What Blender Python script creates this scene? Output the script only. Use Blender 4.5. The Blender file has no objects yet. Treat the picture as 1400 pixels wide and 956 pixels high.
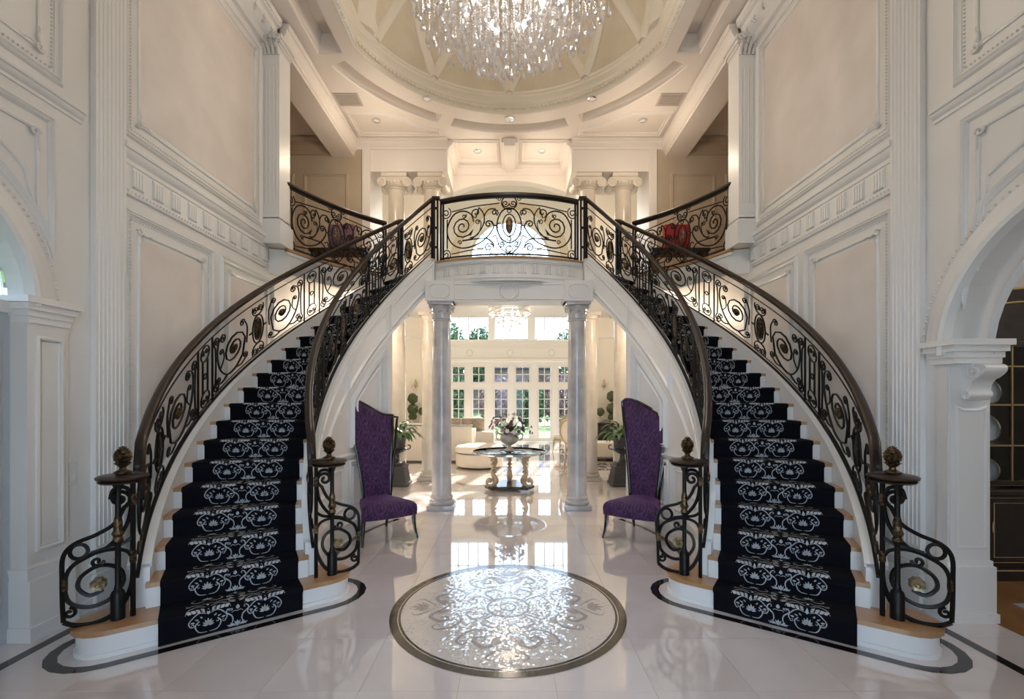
import bpy, bmesh, math, random
from math import sin, cos, pi, radians as R, atan2, sqrt, hypot
from mathutils import Vector, Matrix
random.seed(7)
SC = bpy.context.scene
COL = SC.collection

# ---------------------------------------------------------------- camera
cam_data = bpy.data.cameras.new('camera')
cam = bpy.data.objects.new('camera', cam_data)
COL.objects.link(cam)
cam.location = (0.02, 0.0, 1.70)
cam.rotation_euler = (R(90), 0, 0)
cam_data.sensor_width = 36
cam_data.lens = 16.0
cam_data.shift_x = 0.0014
cam_data.shift_y = 0.0464
cam_data.clip_start = 0.05
cam_data.clip_end = 400
SC.camera = cam

# ---------------------------------------------------------------- world, sun, exposure
world = bpy.data.worlds.new('sky')
SC.world = world
world.use_nodes = True
bg = world.node_tree.nodes['Background']
bg.inputs[0].default_value = (0.58, 0.77, 1.0, 1)
bg.inputs[1].default_value = 4.4
sun_d = bpy.data.lights.new('sun', 'SUN')
sun_d.energy = 11.0
sun_d.angle = R(0.6)
sun_d.color = (1.0, 0.93, 0.82)
sun = bpy.data.objects.new('sun', sun_d)
COL.objects.link(sun)
sun.rotation_euler = Vector((-0.2 * cos(R(36)), -0.98 * cos(R(36)), -sin(R(36)))).to_track_quat('-Z', 'Y').to_euler()

def point(name, loc, energy, color=(1, 0.86, 0.68), radius=0.15):
    d = bpy.data.lights.new(name, 'POINT'); d.energy = energy; d.color = color; d.shadow_soft_size = radius
    o = bpy.data.objects.new(name, d); COL.objects.link(o); o.location = loc
    return o
WARM = (1.0, 0.82, 0.62)
SC.view_settings.view_transform = 'Standard'
SC.view_settings.look = 'None'
SC.view_settings.gamma = 1.0
SC.view_settings.use_curve_mapping = False
SC.view_settings.exposure = 0.55
cy_ = SC.cycles
cy_.use_denoising = True
cy_.max_bounces = 7
cy_.diffuse_bounces = 4
cy_.glossy_bounces = 4
cy_.transmission_bounces = 6
cy_.transparent_max_bounces = 10
cy_.caustics_reflective = False
cy_.caustics_refractive = False
cy_.sample_clamp_indirect = 4.0
cy_.blur_glossy = 0.5

# ---------------------------------------------------------------- materials
MAT = {}
def nt(m):
    t = m.node_tree
    return t, t.nodes, t.links
def pmat(name, col, rough=0.5, metal=0.0, noise=None, bump=None, coat=0.0, trans=0.0, ior=None, emit=None, spec=None, sheen=0.0, coords='Object'):
    """noise = (scale, colour 2, detail, contrast low, high); bump = (scale, strength)"""
    m = bpy.data.materials.new(name); m.use_nodes = True
    t, N, L = nt(m)
    b = N['Principled BSDF']
    b.inputs['Base Color'].default_value = (*col, 1)
    b.inputs['Roughness'].default_value = rough
    b.inputs['Metallic'].default_value = metal
    if coat: b.inputs['Coat Weight'].default_value = coat; b.inputs['Coat Roughness'].default_value = 0.03
    if trans: b.inputs['Transmission Weight'].default_value = trans
    if ior: b.inputs['IOR'].default_value = ior
    if spec is not None: b.inputs['Specular IOR Level'].default_value = spec
    if sheen: b.inputs['Sheen Weight'].default_value = sheen
    if emit: b.inputs['Emission Color'].default_value = (*emit[0], 1); b.inputs['Emission Strength'].default_value = emit[1]
    tc = N.new('ShaderNodeTexCoord') if (noise or bump) else None
    if noise:
        n = N.new('ShaderNodeTexNoise'); n.inputs['Scale'].default_value = noise[0]; n.inputs['Detail'].default_value = noise[2] if len(noise) > 2 else 4
        L.new(tc.outputs[coords], n.inputs['Vector'])
        r = N.new('ShaderNodeValToRGB')
        r.color_ramp.elements[0].position = noise[3] if len(noise) > 3 else 0.3
        r.color_ramp.elements[1].position = noise[4] if len(noise) > 4 else 0.7
        r.color_ramp.elements[0].color = (*col, 1); r.color_ramp.elements[1].color = (*noise[1], 1)
        L.new(n.outputs['Fac'], r.inputs['Fac']); L.new(r.outputs['Color'], b.inputs['Base Color'])
    if bump:
        n2 = N.new('ShaderNodeTexNoise'); n2.inputs['Scale'].default_value = bump[0]; n2.inputs['Detail'].default_value = 3
        L.new(tc.outputs[coords], n2.inputs['Vector'])
        bp = N.new('ShaderNodeBump'); bp.inputs['Strength'].default_value = bump[1]; bp.inputs['Distance'].default_value = 0.01
        L.new(n2.outputs['Fac'], bp.inputs['Height']); L.new(bp.outputs['Normal'], b.inputs['Normal'])
    MAT[name] = m
    return m
pmat('white_paint', (0.80, 0.775, 0.745), 0.42, noise=(1.2, (0.76, 0.735, 0.70), 3))
pmat('trim_paint', (0.82, 0.80, 0.775), 0.35)
pmat('ornament_paint', (0.74, 0.715, 0.68), 0.45)
pmat('plaster', (0.81, 0.735, 0.675), 0.6, noise=(2.2, (0.73, 0.655, 0.595), 6, 0.35, 0.68), bump=(14, 0.06))
pmat('dome_plaster', (0.66, 0.58, 0.45), 0.6, noise=(1.6, (0.55, 0.48, 0.36), 6, 0.35, 0.68), bump=(10, 0.06))
pmat('ceiling_paint', (0.80, 0.745, 0.69), 0.5)
pmat('dome_trim', (0.74, 0.68, 0.57), 0.45)
pmat('shaded_plaster', (0.52, 0.43, 0.32), 0.6, noise=(2, (0.46, 0.37, 0.27), 5))  # shade of the balcony corridor put into the colour as a darker brown
pmat('cream_wall', (0.84, 0.77, 0.66), 0.5, noise=(1.5, (0.80, 0.72, 0.61), 4))
pmat('cream_trim', (0.85, 0.81, 0.74), 0.4)
pmat('iron', (0.008, 0.007, 0.007), 0.42, metal=0.3, spec=0.35, bump=(60, 0.15))
pmat('handrail', (0.026, 0.015, 0.010), 0.36, coat=0.08, spec=0.35, noise=(9, (0.028, 0.016, 0.011), 4))
pmat('bronze', (0.20, 0.13, 0.06), 0.38, metal=0.8, noise=(45, (0.035, 0.024, 0.014), 4, 0.40, 0.58), bump=(90, 0.5))
pmat('gilt_pale', (0.34, 0.27, 0.15), 0.35, metal=0.6, noise=(30, (0.12, 0.09, 0.05), 3, 0.42, 0.62))
pmat('oak', (0.44, 0.245, 0.11), 0.3, noise=(6, (0.36, 0.19, 0.08), 6, 0.35, 0.65), coat=0.25)
pmat('carpet', (0.006, 0.006, 0.009), 0.95, bump=(300, 0.4), spec=0.1)
pmat('carpet_motif', (0.50, 0.51, 0.53), 0.9, noise=(60, (0.32, 0.34, 0.37), 2), spec=0.1)
pmat('black_stone', (0.010, 0.010, 0.011), 0.08, noise=(4, (0.03, 0.03, 0.032), 6, 0.55, 0.75), coat=0.3)
pmat('bronze_stone', (0.10, 0.085, 0.06), 0.12, noise=(6, (0.045, 0.04, 0.035), 5))
pmat('grey_marble', (0.60, 0.58, 0.57), 0.16, noise=(3.2, (0.42, 0.41, 0.41), 8, 0.38, 0.62), coat=0.2)
pmat('cream_marble', (0.76, 0.70, 0.61), 0.22, noise=(3.0, (0.66, 0.59, 0.49), 8, 0.38, 0.65))
pmat('black_lacquer', (0.008, 0.007, 0.006), 0.15, coat=0.5)
pmat('black_wood', (0.014, 0.011, 0.009), 0.3, noise=(12, (0.03, 0.022, 0.016), 4))
pmat('gold_line', (0.50, 0.37, 0.18), 0.35, metal=0.7)
pmat('urn_black', (0.018, 0.018, 0.018), 0.42, noise=(20, (0.04, 0.04, 0.038), 4), bump=(60, 0.2))
pmat('leaf_green', (0.032, 0.085, 0.018), 0.35, noise=(8, (0.06, 0.14, 0.03), 3))
pmat('topiary_green', (0.035, 0.055, 0.018), 0.6, noise=(30, (0.075, 0.10, 0.035), 3))
pmat('stem_brown', (0.10, 0.06, 0.03), 0.7)
pmat('gilt_band', (0.70, 0.60, 0.44), 0.45)
pmat('carved_cream', (0.66, 0.51, 0.33), 0.4, noise=(14, (0.50, 0.35, 0.20), 4))
pmat('flower_white', (0.78, 0.74, 0.70), 0.6)
pmat('flower_purple', (0.14, 0.05, 0.14), 0.6)
pmat('flower_mauve', (0.45, 0.30, 0.32), 0.6)
pmat('berry', (0.03, 0.012, 0.02), 0.3)
pmat('stone_urn', (0.66, 0.60, 0.52), 0.5, noise=(12, (0.50, 0.44, 0.36), 5), bump=(40, 0.2))
pmat('beige_fabric', (0.72, 0.64, 0.53), 0.85, bump=(200, 0.2))
pmat('pillow_brown', (0.30, 0.22, 0.16), 0.85, noise=(20, (0.50, 0.42, 0.33), 4))
pmat('gold_wood', (0.52, 0.40, 0.23), 0.35, metal=0.25)
pmat('dark_rug', (0.05, 0.035, 0.03), 0.95, noise=(7, (0.42, 0.36, 0.30), 5, 0.48, 0.56))
pmat('grey_rug', (0.50, 0.50, 0.52), 0.95, noise=(5, (0.34, 0.35, 0.39), 6, 0.4, 0.6))
pmat('red_fabric', (0.50, 0.03, 0.03), 0.8, noise=(18, (0.28, 0.02, 0.03), 3))
pmat('plum_fabric', (0.15, 0.07, 0.11), 0.8, noise=(18, (0.30, 0.17, 0.20), 3))
pmat('porcelain', (0.70, 0.74, 0.76), 0.12, coat=0.4)
pmat('chrome', (0.8, 0.8, 0.82), 0.12, metal=1.0)
pmat('vent_grey', (0.50, 0.45, 0.41), 0.5)
pmat('lamp_glow', (0.5, 0.48, 0.45), 0.4, emit=((1, 0.86, 0.66), 0.25))
pmat('bulb_glow', (1, 1, 1), 0.5, emit=((1, 0.92, 0.84), 18))
pmat('door_grey', (0.50, 0.53, 0.56), 0.35)
pmat('switch_plate', (0.70, 0.70, 0.70), 0.3)
pmat('lawn_green', (0.045, 0.105, 0.014), 0.9, noise=(1.2, (0.065, 0.14, 0.02), 5))
pmat('hedge_green', (0.03, 0.06, 0.02), 0.8, noise=(3, (0.06, 0.11, 0.035), 6))
pmat('blossom', (0.22, 0.10, 0.13), 0.8, noise=(4, (0.07, 0.06, 0.04), 6))
pmat('house_brick', (0.16, 0.10, 0.09), 0.8)
pmat('roof_slate', (0.05, 0.07, 0.12), 0.6)
pmat('wood_floor', (0.35, 0.18, 0.07), 0.25, noise=(4, (0.27, 0.13, 0.05), 5), coat=0.3)

def crystal_mat():
    m = bpy.data.materials.new('crystal'); m.use_nodes = True
    t, N, L = nt(m); N.remove(N['Principled BSDF'])
    g = N.new('ShaderNodeBsdfGlass'); g.inputs['IOR'].default_value = 1.55; g.inputs['Color'].default_value = (0.97, 0.97, 1, 1); g.inputs['Roughness'].default_value = 0.0
    d = N.new('ShaderNodeBsdfTranslucent'); d.inputs['Color'].default_value = (1.0, 0.98, 0.98, 1)
    gl = N.new('ShaderNodeBsdfGlossy'); gl.inputs['Roughness'].default_value = 0.04
    m1 = N.new('ShaderNodeMixShader'); m1.inputs[0].default_value = 0.22
    L.new(g.outputs[0], m1.inputs[1]); L.new(gl.outputs[0], m1.inputs[2])
    m2 = N.new('ShaderNodeMixShader'); m2.inputs[0].default_value = 0.55
    L.new(m1.outputs[0], m2.inputs[1]); L.new(d.outputs[0], m2.inputs[2])
    L.new(m2.outputs[0], N['Material Output'].inputs[0]); MAT['crystal'] = m
crystal_mat()
def pane_mat(name, tint, refl):
    m = bpy.data.materials.new(name); m.use_nodes = True
    t, N, L = nt(m); N.remove(N['Principled BSDF'])
    tr = N.new('ShaderNodeBsdfTransparent'); tr.inputs[0].default_value = (*tint, 1)
    gl = N.new('ShaderNodeBsdfGlossy'); gl.inputs['Roughness'].default_value = 0.01
    fr = N.new('ShaderNodeFresnel'); fr.inputs['IOR'].default_value = refl
    mx = N.new('ShaderNodeMixShader')
    L.new(fr.outputs[0], mx.inputs[0]); L.new(tr.outputs[0], mx.inputs[1]); L.new(gl.outputs[0], mx.inputs[2])
    L.new(mx.outputs[0], N['Material Output'].inputs[0]); MAT[name] = m
pane_mat('pane_glass', (0.97, 0.985, 0.98), 1.45)
pane_mat('table_glass', (0.80, 0.90, 0.92), 1.7)

def marble_floor_mat(name, grid):
    m = bpy.data.materials.new(name); m.use_nodes = True
    t, N, L = nt(m); b = N['Principled BSDF']
    geo = N.new('ShaderNodeNewGeometry')
    n = N.new('ShaderNodeTexNoise'); n.inputs['Scale'].default_value = 0.9; n.inputs['Detail'].default_value = 9; n.inputs['Distortion'].default_value = 1.4
    oi = N.new('ShaderNodeObjectInfo')
    ad = N.new('ShaderNodeVectorMath'); ad.operation = 'ADD'
    sc = N.new('ShaderNodeVectorMath'); sc.operation = 'SCALE'; sc.inputs[0].default_value = (3.1, 7.7, 5.3)
    L.new(oi.outputs['Random'], sc.inputs['Scale'])
    L.new(geo.outputs['Position'], ad.inputs[0]); L.new(sc.outputs[0], ad.inputs[1])
    L.new(ad.outputs[0], n.inputs['Vector'])
    r = N.new('ShaderNodeValToRGB')
    r.color_ramp.elements[0].position = 0.32; r.color_ramp.elements[0].color = (0.66, 0.60, 0.60, 1)
    r.color_ramp.elements[1].position = 0.66; r.color_ramp.elements[1].color = (0.75, 0.70, 0.705, 1)
    L.new(n.outputs['Fac'], r.inputs['Fac'])
    last = r.outputs['Color']
    if grid:
        br = N.new('ShaderNodeTexBrick'); br.offset = 0.0
        br.inputs['Scale'].default_value = 1.0; br.inputs['Mortar Size'].default_value = 0.0025
        br.inputs['Brick Width'].default_value = 0.57; br.inputs['Row Height'].default_value = 0.57
        br.inputs['Color1'].default_value = (1, 1, 1, 1); br.inputs['Color2'].default_value = (0.96, 0.96, 0.96, 1); br.inputs['Mortar'].default_value = (0.6, 0.55, 0.5, 1)
        of = N.new('ShaderNodeVectorMath'); of.operation = 'ADD'; of.inputs[1].default_value = (0.285, -8.33 + 0.57 * 20, 0)
        L.new(geo.outputs['Position'], of.inputs[0]); L.new(of.outputs[0], br.inputs['Vector'])
        mx = N.new('ShaderNodeMix'); mx.data_type = 'RGBA'; mx.blend_type = 'MULTIPLY'; mx.inputs[0].default_value = 1
        L.new(last, mx.inputs[6]); L.new(br.outputs['Color'], mx.inputs[7]); last = mx.outputs[2]
    L.new(last, b.inputs['Base Color'])
    b.inputs['Roughness'].default_value = 0.045
    b.inputs['IOR'].default_value = 1.6
    b.inputs['Coat Weight'].default_value = 1.0; b.inputs['Coat Roughness'].default_value = 0.02; b.inputs['Coat IOR'].default_value = 1.75
    MAT[name] = m
marble_floor_mat('marble_tile', False)
marble_floor_mat('marble_far', True)

def mosaic_mat():
    m = bpy.data.materials.new('mosaic'); m.use_nodes = True
    t, N, L = nt(m); b = N['Principled BSDF']
    geo = N.new('ShaderNodeNewGeometry')
    v = N.new('ShaderNodeTexVoronoi'); v.inputs['Scale'].default_value = 62
    L.new(geo.outputs['Position'], v.inputs['Vector'])
    n = N.new('ShaderNodeTexNoise'); n.inputs['Scale'].default_value = 5; n.inputs['Detail'].default_value = 5
    L.new(geo.outputs['Position'], n.inputs['Vector'])
    hs = N.new('ShaderNodeSeparateColor'); L.new(v.outputs['Color'], hs.inputs[0])
    r = N.new('ShaderNodeValToRGB')
    r.color_ramp.elements[0].position = 0.1; r.color_ramp.elements[0].color = (0.30, 0.27, 0.27, 1)
    r.color_ramp.elements[1].position = 0.6; r.color_ramp.elements[1].color = (0.66, 0.62, 0.60, 1)
    ma = N.new('ShaderNodeMath'); ma.operation = 'MULTIPLY_ADD'; ma.inputs[1].default_value = 0.45
    L.new(hs.outputs[0], ma.inputs[0]); L.new(n.outputs['Fac'], ma.inputs[2])
    L.new(ma.outputs[0], r.inputs['Fac'])
    L.new(r.outputs['Color'], b.inputs['Base Color'])
    sb = N.new('ShaderNodeVectorMath'); sb.operation = 'SUBTRACT'; sb.inputs[1].default_value = (0.5, 0.5, 0.5)
    L.new(v.outputs['Color'], sb.inputs[0])
    sc = N.new('ShaderNodeVectorMath'); sc.operation = 'SCALE'; sc.inputs['Scale'].default_value = 0.11
    L.new(sb.outputs[0], sc.inputs[0])
    ad = N.new('ShaderNodeVectorMath'); ad.operation = 'ADD'
    L.new(geo.outputs['Normal'], ad.inputs[0]); L.new(sc.outputs[0], ad.inputs[1])
    no = N.new('ShaderNodeVectorMath'); no.operation = 'NORMALIZE'; L.new(ad.outputs[0], no.inputs[0])
    L.new(no.outputs[0], b.inputs['Normal'])
    b.inputs['Roughness'].default_value = 0.06; b.inputs['IOR'].default_value = 1.75
    b.inputs['Coat Weight'].default_value = 0.5; b.inputs['Coat Roughness'].default_value = 0.03
    L.new(no.outputs[0], b.inputs['Coat Normal'])
    MAT['mosaic'] = m
mosaic_mat()

def damask_mat():
    """velvet with an ogee damask: lighter figure on deep purple"""
    m = bpy.data.materials.new('purple_damask'); m.use_nodes = True
    t, N, L = nt(m); b = N['Principled BSDF']
    tc = N.new('ShaderNodeTexCoord'); sep = N.new('ShaderNodeSeparateXYZ'); L.new(tc.outputs['Object'], sep.inputs[0])
    def mth(op, a, c=None):
        q = N.new('ShaderNodeMath'); q.operation = op
        for i, x in enumerate((a, c)):
            if x is None: continue
            if isinstance(x, (int, float)): q.inputs[i].default_value = x
            else: L.new(x, q.inputs[i])
        return q.outputs[0]
    u = mth('MULTIPLY', sep.outputs[0], 2 * pi / 0.24); v = mth('MULTIPLY', mth('SUBTRACT', sep.outputs[2], sep.outputs[1]), 2 * pi / 0.34)
    wob = mth('MULTIPLY', mth('SINE', mth('MULTIPLY', v, 2)), 0.25)
    a = mth('COSINE', mth('ADD', u, wob)); c = mth('COSINE', v)
    g = mth('ABSOLUTE', mth('ADD', a, c))
    pet = mth('COSINE', mth('MULTIPLY', mth('ARCTAN2', mth('SINE', u), mth('SINE', v)), 6))
    band = mth('ABSOLUTE', mth('SUBTRACT', g, mth('ADD', 0.22, mth('MULTIPLY', pet, 0.10))))
    med = mth('ABSOLUTE', mth('SUBTRACT', g, mth('ADD', 1.22, mth('MULTIPLY', pet, 0.34))))
    f = mth('MINIMUM', mth('MULTIPLY', band, 3.2), mth('MULTIPLY', med, 2.2))
    n = N.new('ShaderNodeTexNoise'); n.inputs['Scale'].default_value = 30; L.new(tc.outputs['Object'], n.inputs['Vector'])
    f = mth('ADD', f, mth('MULTIPLY', n.outputs['Fac'], 0.6))
    r = N.new('ShaderNodeValToRGB'); r.color_ramp.interpolation = 'EASE'
    r.color_ramp.elements[0].position = 0.36; r.color_ramp.elements[0].color = (0.085, 0.024, 0.110, 1)
    r.color_ramp.elements[1].position = 0.54; r.color_ramp.elements[1].color = (0.026, 0.005, 0.042, 1)
    L.new(mth('MULTIPLY', f, 0.6), r.inputs['Fac']); L.new(r.outputs['Color'], b.inputs['Base Color'])
    b.inputs['Roughness'].default_value = 0.7
    b.inputs['Sheen Weight'].default_value = 0.22; b.inputs['Sheen Tint'].default_value = (0.55, 0.25, 0.75, 1)
    MAT['purple_damask'] = m
damask_mat()
def stripe_mat():
    m = bpy.data.materials.new('striped_fabric'); m.use_nodes = True
    t, N, L = nt(m); b = N['Principled BSDF']
    tc = N.new('ShaderNodeTexCoord'); w = N.new('ShaderNodeTexWave'); w.inputs['Scale'].default_value = 9; w.bands_direction = 'X'
    L.new(tc.outputs['Object'], w.inputs['Vector'])
    r = N.new('ShaderNodeValToRGB'); r.color_ramp.elements[0].color = (0.62, 0.55, 0.46, 1); r.color_ramp.elements[1].color = (0.80, 0.75, 0.67, 1)
    L.new(w.outputs['Fac'], r.inputs['Fac']); L.new(r.outputs['Color'], b.inputs['Base Color']); b.inputs['Roughness'].default_value = 0.85
    MAT['striped_fabric'] = m
stripe_mat()

# ---------------------------------------------------------------- mesh helpers
ORG = {}
class MB:
    """collects shapes in world coordinates and links them as ONE mesh object"""
    def __init__(s): s.v = []; s.f = []; s.uv = None
    def add(s, v, f):
        b = len(s.v); s.v.extend(tuple(p) for p in v); s.f.extend([tuple(i + b for i in q) for q in f]); return s
    def box(s, x0, x1, y0, y1, z0, z1):
        return s.add([(x0, y0, z0), (x1, y0, z0), (x1, y1, z0), (x0, y1, z0), (x0, y0, z1), (x1, y0, z1), (x1, y1, z1), (x0, y1, z1)],
                     [(0, 3, 2, 1), (4, 5, 6, 7), (0, 1, 5, 4), (1, 2, 6, 5), (2, 3, 7, 6), (3, 0, 4, 7)])
    def bbox(s, x0, x1, y0, y1, z0, z1, b=0.01):
        """box with chamfered edges"""
        bm = bmesh.new(); bmesh.ops.create_cube(bm, size=1)
        for q in bm.verts: q.co = Vector(((x0 + x1) / 2 + q.co.x * (x1 - x0), (y0 + y1) / 2 + q.co.y * (y1 - y0), (z0 + z1) / 2 + q.co.z * (z1 - z0)))
        bmesh.ops.bevel(bm, geom=bm.edges[:], offset=b, segments=2, affect='EDGES', profile=0.6)
        bm.verts.index_update()
        s.add([q.co[:] for q in bm.verts], [[q.index for q in f.verts] for f in bm.faces]); bm.free(); return s
    def prism(s, poly, z0, z1):
        n = len(poly)
        if sum(poly[i][0] * poly[(i + 1) % n][1] - poly[(i + 1) % n][0] * poly[i][1] for i in range(n)) < 0: poly = poly[::-1]
        v = [(x, y, z0) for x, y in poly] + [(x, y, z1) for x, y in poly]
        f = [tuple(range(n - 1, -1, -1)), tuple(range(n, 2 * n))] + [(i, (i + 1) % n, n + (i + 1) % n, n + i) for i in range(n)]
        return s.add(v, f)
    def lathe(s, prof, c=(0, 0, 0), seg=16, sx=1, sy=1, cap=True, ax='z'):
        n = len(prof); v = []
        for r, z in prof:
            for k in range(seg):
                a = 2 * pi * k / seg; x, y = r * cos(a) * sx, r * sin(a) * sy
                p = (x, y, z) if ax == 'z' else ((x, -z, y) if ax == 'y' else (z, x, y))
                v.append((c[0] + p[0], c[1] + p[1], c[2] + p[2]))
        f = [(i * seg + k, i * seg + (k + 1) % seg, (i + 1) * seg + (k + 1) % seg, (i + 1) * seg + k) for i in range(n - 1) for k in range(seg)]
        if cap: f += [tuple(range(seg - 1, -1, -1)), tuple((n - 1) * seg + k for k in range(seg))]
        return s.add(v, f)
    def loft(s, rings, closed=False, caps=True):
        """rings of equal point counts, each a closed outline"""
        m = len(rings[0]); n = len(rings)
        v = [p for r in rings for p in r]
        f = [(i * m + k, i * m + (k + 1) % m, ((i + 1) % n) * m + (k + 1) % m, ((i + 1) % n) * m + k) for i in range(n if closed else n - 1) for k in range(m)]
        if caps and not closed: f += [tuple(range(m - 1, -1, -1)), tuple((n - 1) * m + k for k in range(m))]
        return s.add(v, f)
    def grid(s, fn, nu, nv):
        v = [fn(i / nu, j / nv) for i in range(nu + 1) for j in range(nv + 1)]; w = nv + 1
        return s.add(v, [(i * w + j, (i + 1) * w + j, (i + 1) * w + j + 1, i * w + j + 1) for i in range(nu) for j in range(nv)])
    def tube(s, pts, r, sides=6, closed=False, flat=None):
        pts = [Vector(p) for p in pts]; n = len(pts)
        if n < 2: return s
        rr = r if isinstance(r, (list, tuple)) else [r] * n
        rings = []; nrm = None
        for i in range(n):
            a = pts[(i - 1) % n] if (i > 0 or closed) else pts[i]; b = pts[(i + 1) % n] if (i < n - 1 or closed) else pts[i]
            t = (b - a)
            t = t.normalized() if t.length > 1e-9 else Vector((0, 0, 1))
            if nrm is None:
                ref = Vector((0, 0, 1)) if abs(t.z) < 0.9 else Vector((1, 0, 0))
                nrm = t.cross(ref).normalized()
            else:
                nrm = (nrm - t * nrm.dot(t))
                nrm = nrm.normalized() if nrm.length > 1e-6 else t.orthogonal().normalized()
            bn = t.cross(nrm)
            rings.append([tuple(pts[i] + (nrm * cos(2 * pi * k / sides) + bn * sin(2 * pi * k / sides)) * rr[i]) for k in range(sides)])
        return s.loft(rings, closed)
    def mold(s, path, prof, P, closed=True):
        """sweep prof [(in-plane offset, height)] along a 2D path with mitred corners; P(a, b, d) -> world"""
        n = len(path); rings = []
        for i in range(n):
            p = Vector(path[i])
            a = Vector(path[(i - 1) % n]) if (i > 0 or closed) else None
            b = Vector(path[(i + 1) % n]) if (i < n - 1 or closed) else None
            d0 = (p - a).normalized() if a is not None else (b - p).normalized()
            d1 = (b - p).normalized() if b is not None else d0
            n0 = Vector((-d0.y, d0.x)); n1 = Vector((-d1.y, d1.x))
            m = n0 + n1
            m = m.normalized() if m.length > 1e-6 else n0
            k = 1 / max(0.35, m.dot(n0))
            rings.append([P(p.x + m.x * o * k, p.y + m.y * o * k, h) for o, h in prof])
        v = [q for r in rings for q in r]; m_ = len(prof)
        f = [(i * m_ + k, i * m_ + k + 1, ((i + 1) % n) * m_ + k + 1, ((i + 1) % n) * m_ + k) for i in range(n if closed else n - 1) for k in range(m_ - 1)]
        if not closed and len(prof) > 3: f += [tuple(range(m_)), tuple((n - 1) * m_ + k for k in range(m_ - 1, -1, -1))]
        return s.add(v, f)
    def build(s, name, mat, parent=None, m=1, smooth=None, kind=None, label=None, local=False, normals=True):
        me = bpy.data.meshes.new(name)
        o0 = Vector((0, 0, 0)) if local or parent is None else ORG.get(parent.name, Vector((0, 0, 0)))
        v = [(x * m - o0.x, y - o0.y, z - o0.z) for x, y, z in s.v]
        me.from_pydata(v, [], s.f if m > 0 else [q[::-1] for q in s.f]); me.update()
        if normals:
            bm = bmesh.new(); bm.from_mesh(me); bmesh.ops.recalc_face_normals(bm, faces=bm.faces[:]); bm.to_mesh(me); bm.free()
        if smooth:
            me.polygons.foreach_set('use_smooth', [True] * len(me.polygons)); me.set_sharp_from_angle(angle=R(smooth))
        me.materials.append(MAT[mat])
        o = bpy.data.objects.new(name, me); COL.objects.link(o)
        if parent is not None: o.parent = parent; ORG[o.name] = o0.copy() if not local else Vector((0, 0, 0))
        else: ORG[o.name] = Vector((0, 0, 0))
        if kind: o['kind'] = kind
        if label: o['label'] = label
        return o
def thing(name, label, cat, loc=(0, 0, 0), rz=0, group=None):
    o = bpy.data.objects.new(name, None); COL.objects.link(o)
    o.location = loc; o.rotation_euler = (0, 0, rz); o.empty_display_size = 0.1
    o['label'] = label; o['category'] = cat
    if group: o['group'] = group
    ORG[o.name] = Vector(loc)
    return o
def tag(o, label, cat, group=None):
    o['label'] = label; o['category'] = cat
    if group: o['group'] = group
    return o
def struct(o): o['kind'] = 'structure'; return o
def node(name):
    o = bpy.data.objects.new(name, None); COL.objects.link(o); o['kind'] = 'structure'; o.empty_display_size = 0.1; ORG[o.name] = Vector((0, 0, 0)); return o
def kids(o): return [c for c in bpy.data.objects if c.parent == o]
def share(o, parent, loc=(0, 0, 0), rz=0, name=None, scale=None):
    c = o.copy(); COL.objects.link(c); c.parent = parent; c.location = loc; c.rotation_euler = (0, 0, rz)
    if scale: c.scale = scale
    ORG[c.name] = Vector((0, 0, 0))
    return c
def copy_tree(o, parent=None):
    c = o.copy(); COL.objects.link(c)
    if parent is not None: c.parent = parent
    for ch in kids(o): copy_tree(ch, c)
    return c
def curve_plate(outer, holes, z0, z1):
    """plate with holes, as vertices and faces in its own XY plane"""
    cu = bpy.data.curves.new('plate', 'CURVE'); cu.dimensions = '2D'; cu.fill_mode = 'BOTH'; cu.extrude = (z1 - z0) / 2
    for loop in [outer] + holes:
        sp = cu.splines.new('POLY'); sp.points.add(len(loop) - 1); sp.use_cyclic_u = True
        for p, (x, y) in zip(sp.points, loop): p.co = (x, y, 0, 1)
    ob = bpy.data.objects.new('plate', cu)
    me = bpy.data.meshes.new_from_object(ob)
    v = [(q.co.x, q.co.y, q.co.z + (z0 + z1) / 2) for q in me.vertices]; f = [tuple(p.vertices) for p in me.polygons]
    bpy.data.objects.remove(ob); bpy.data.curves.remove(cu); bpy.data.meshes.remove(me)
    return v, f
def arc(cx, cy, r, a0, a1, n): return [(cx + r * cos(R(a0 + (a1 - a0) * i / n)), cy + r * sin(R(a0 + (a1 - a0) * i / n))) for i in range(n + 1)]
def rect(a0, a1, b0, b1): return [(a0, b0), (a1, b0), (a1, b1), (a0, b1)]
def catmull(p, n=5):
    out = []
    for i in range(len(p) - 1):
        a = p[max(0, i - 1)]; b = p[i]; c = p[i + 1]; d = p[min(len(p) - 1, i + 2)]
        for k in range(n):
            t = k / n
            out.append(tuple(0.5 * (2 * b[j] + (c[j] - a[j]) * t + (2 * a[j] - 5 * b[j] + 4 * c[j] - d[j]) * t * t + (3 * b[j] - a[j] - 3 * c[j] + d[j]) * t ** 3) for j in range(len(b))))
    out.append(tuple(p[-1])); return out
def spi(cx, cy, r, a0, turns, r1=0.18, step=32):
    n = max(3, int(abs(turns) * 360 / step))
    return [(cx + r * (1 - (1 - r1) * i / n) * cos(R(a0 + turns * 360 * i / n)), cy + r * (1 - (1 - r1) * i / n) * sin(R(a0 + turns * 360 * i / n))) for i in range(n + 1)]
def ell(cx, cy, rx, ry, n=20): return [(cx + rx * cos(2 * pi * i / n), cy + ry * sin(2 * pi * i / n)) for i in range(n)]
PANEL = [(-0.035, -0.004), (-0.03, 0.012), (-0.018, 0.022), (-0.006, 0.012), (0.008, 0.026), (0.022, 0.010), (0.03, 0.008), (0.034, -0.004)]
THIN = [(-0.016, -0.004), (-0.012, 0.012), (0, 0.018), (0.012, 0.012), (0.016, -0.004)]

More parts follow.
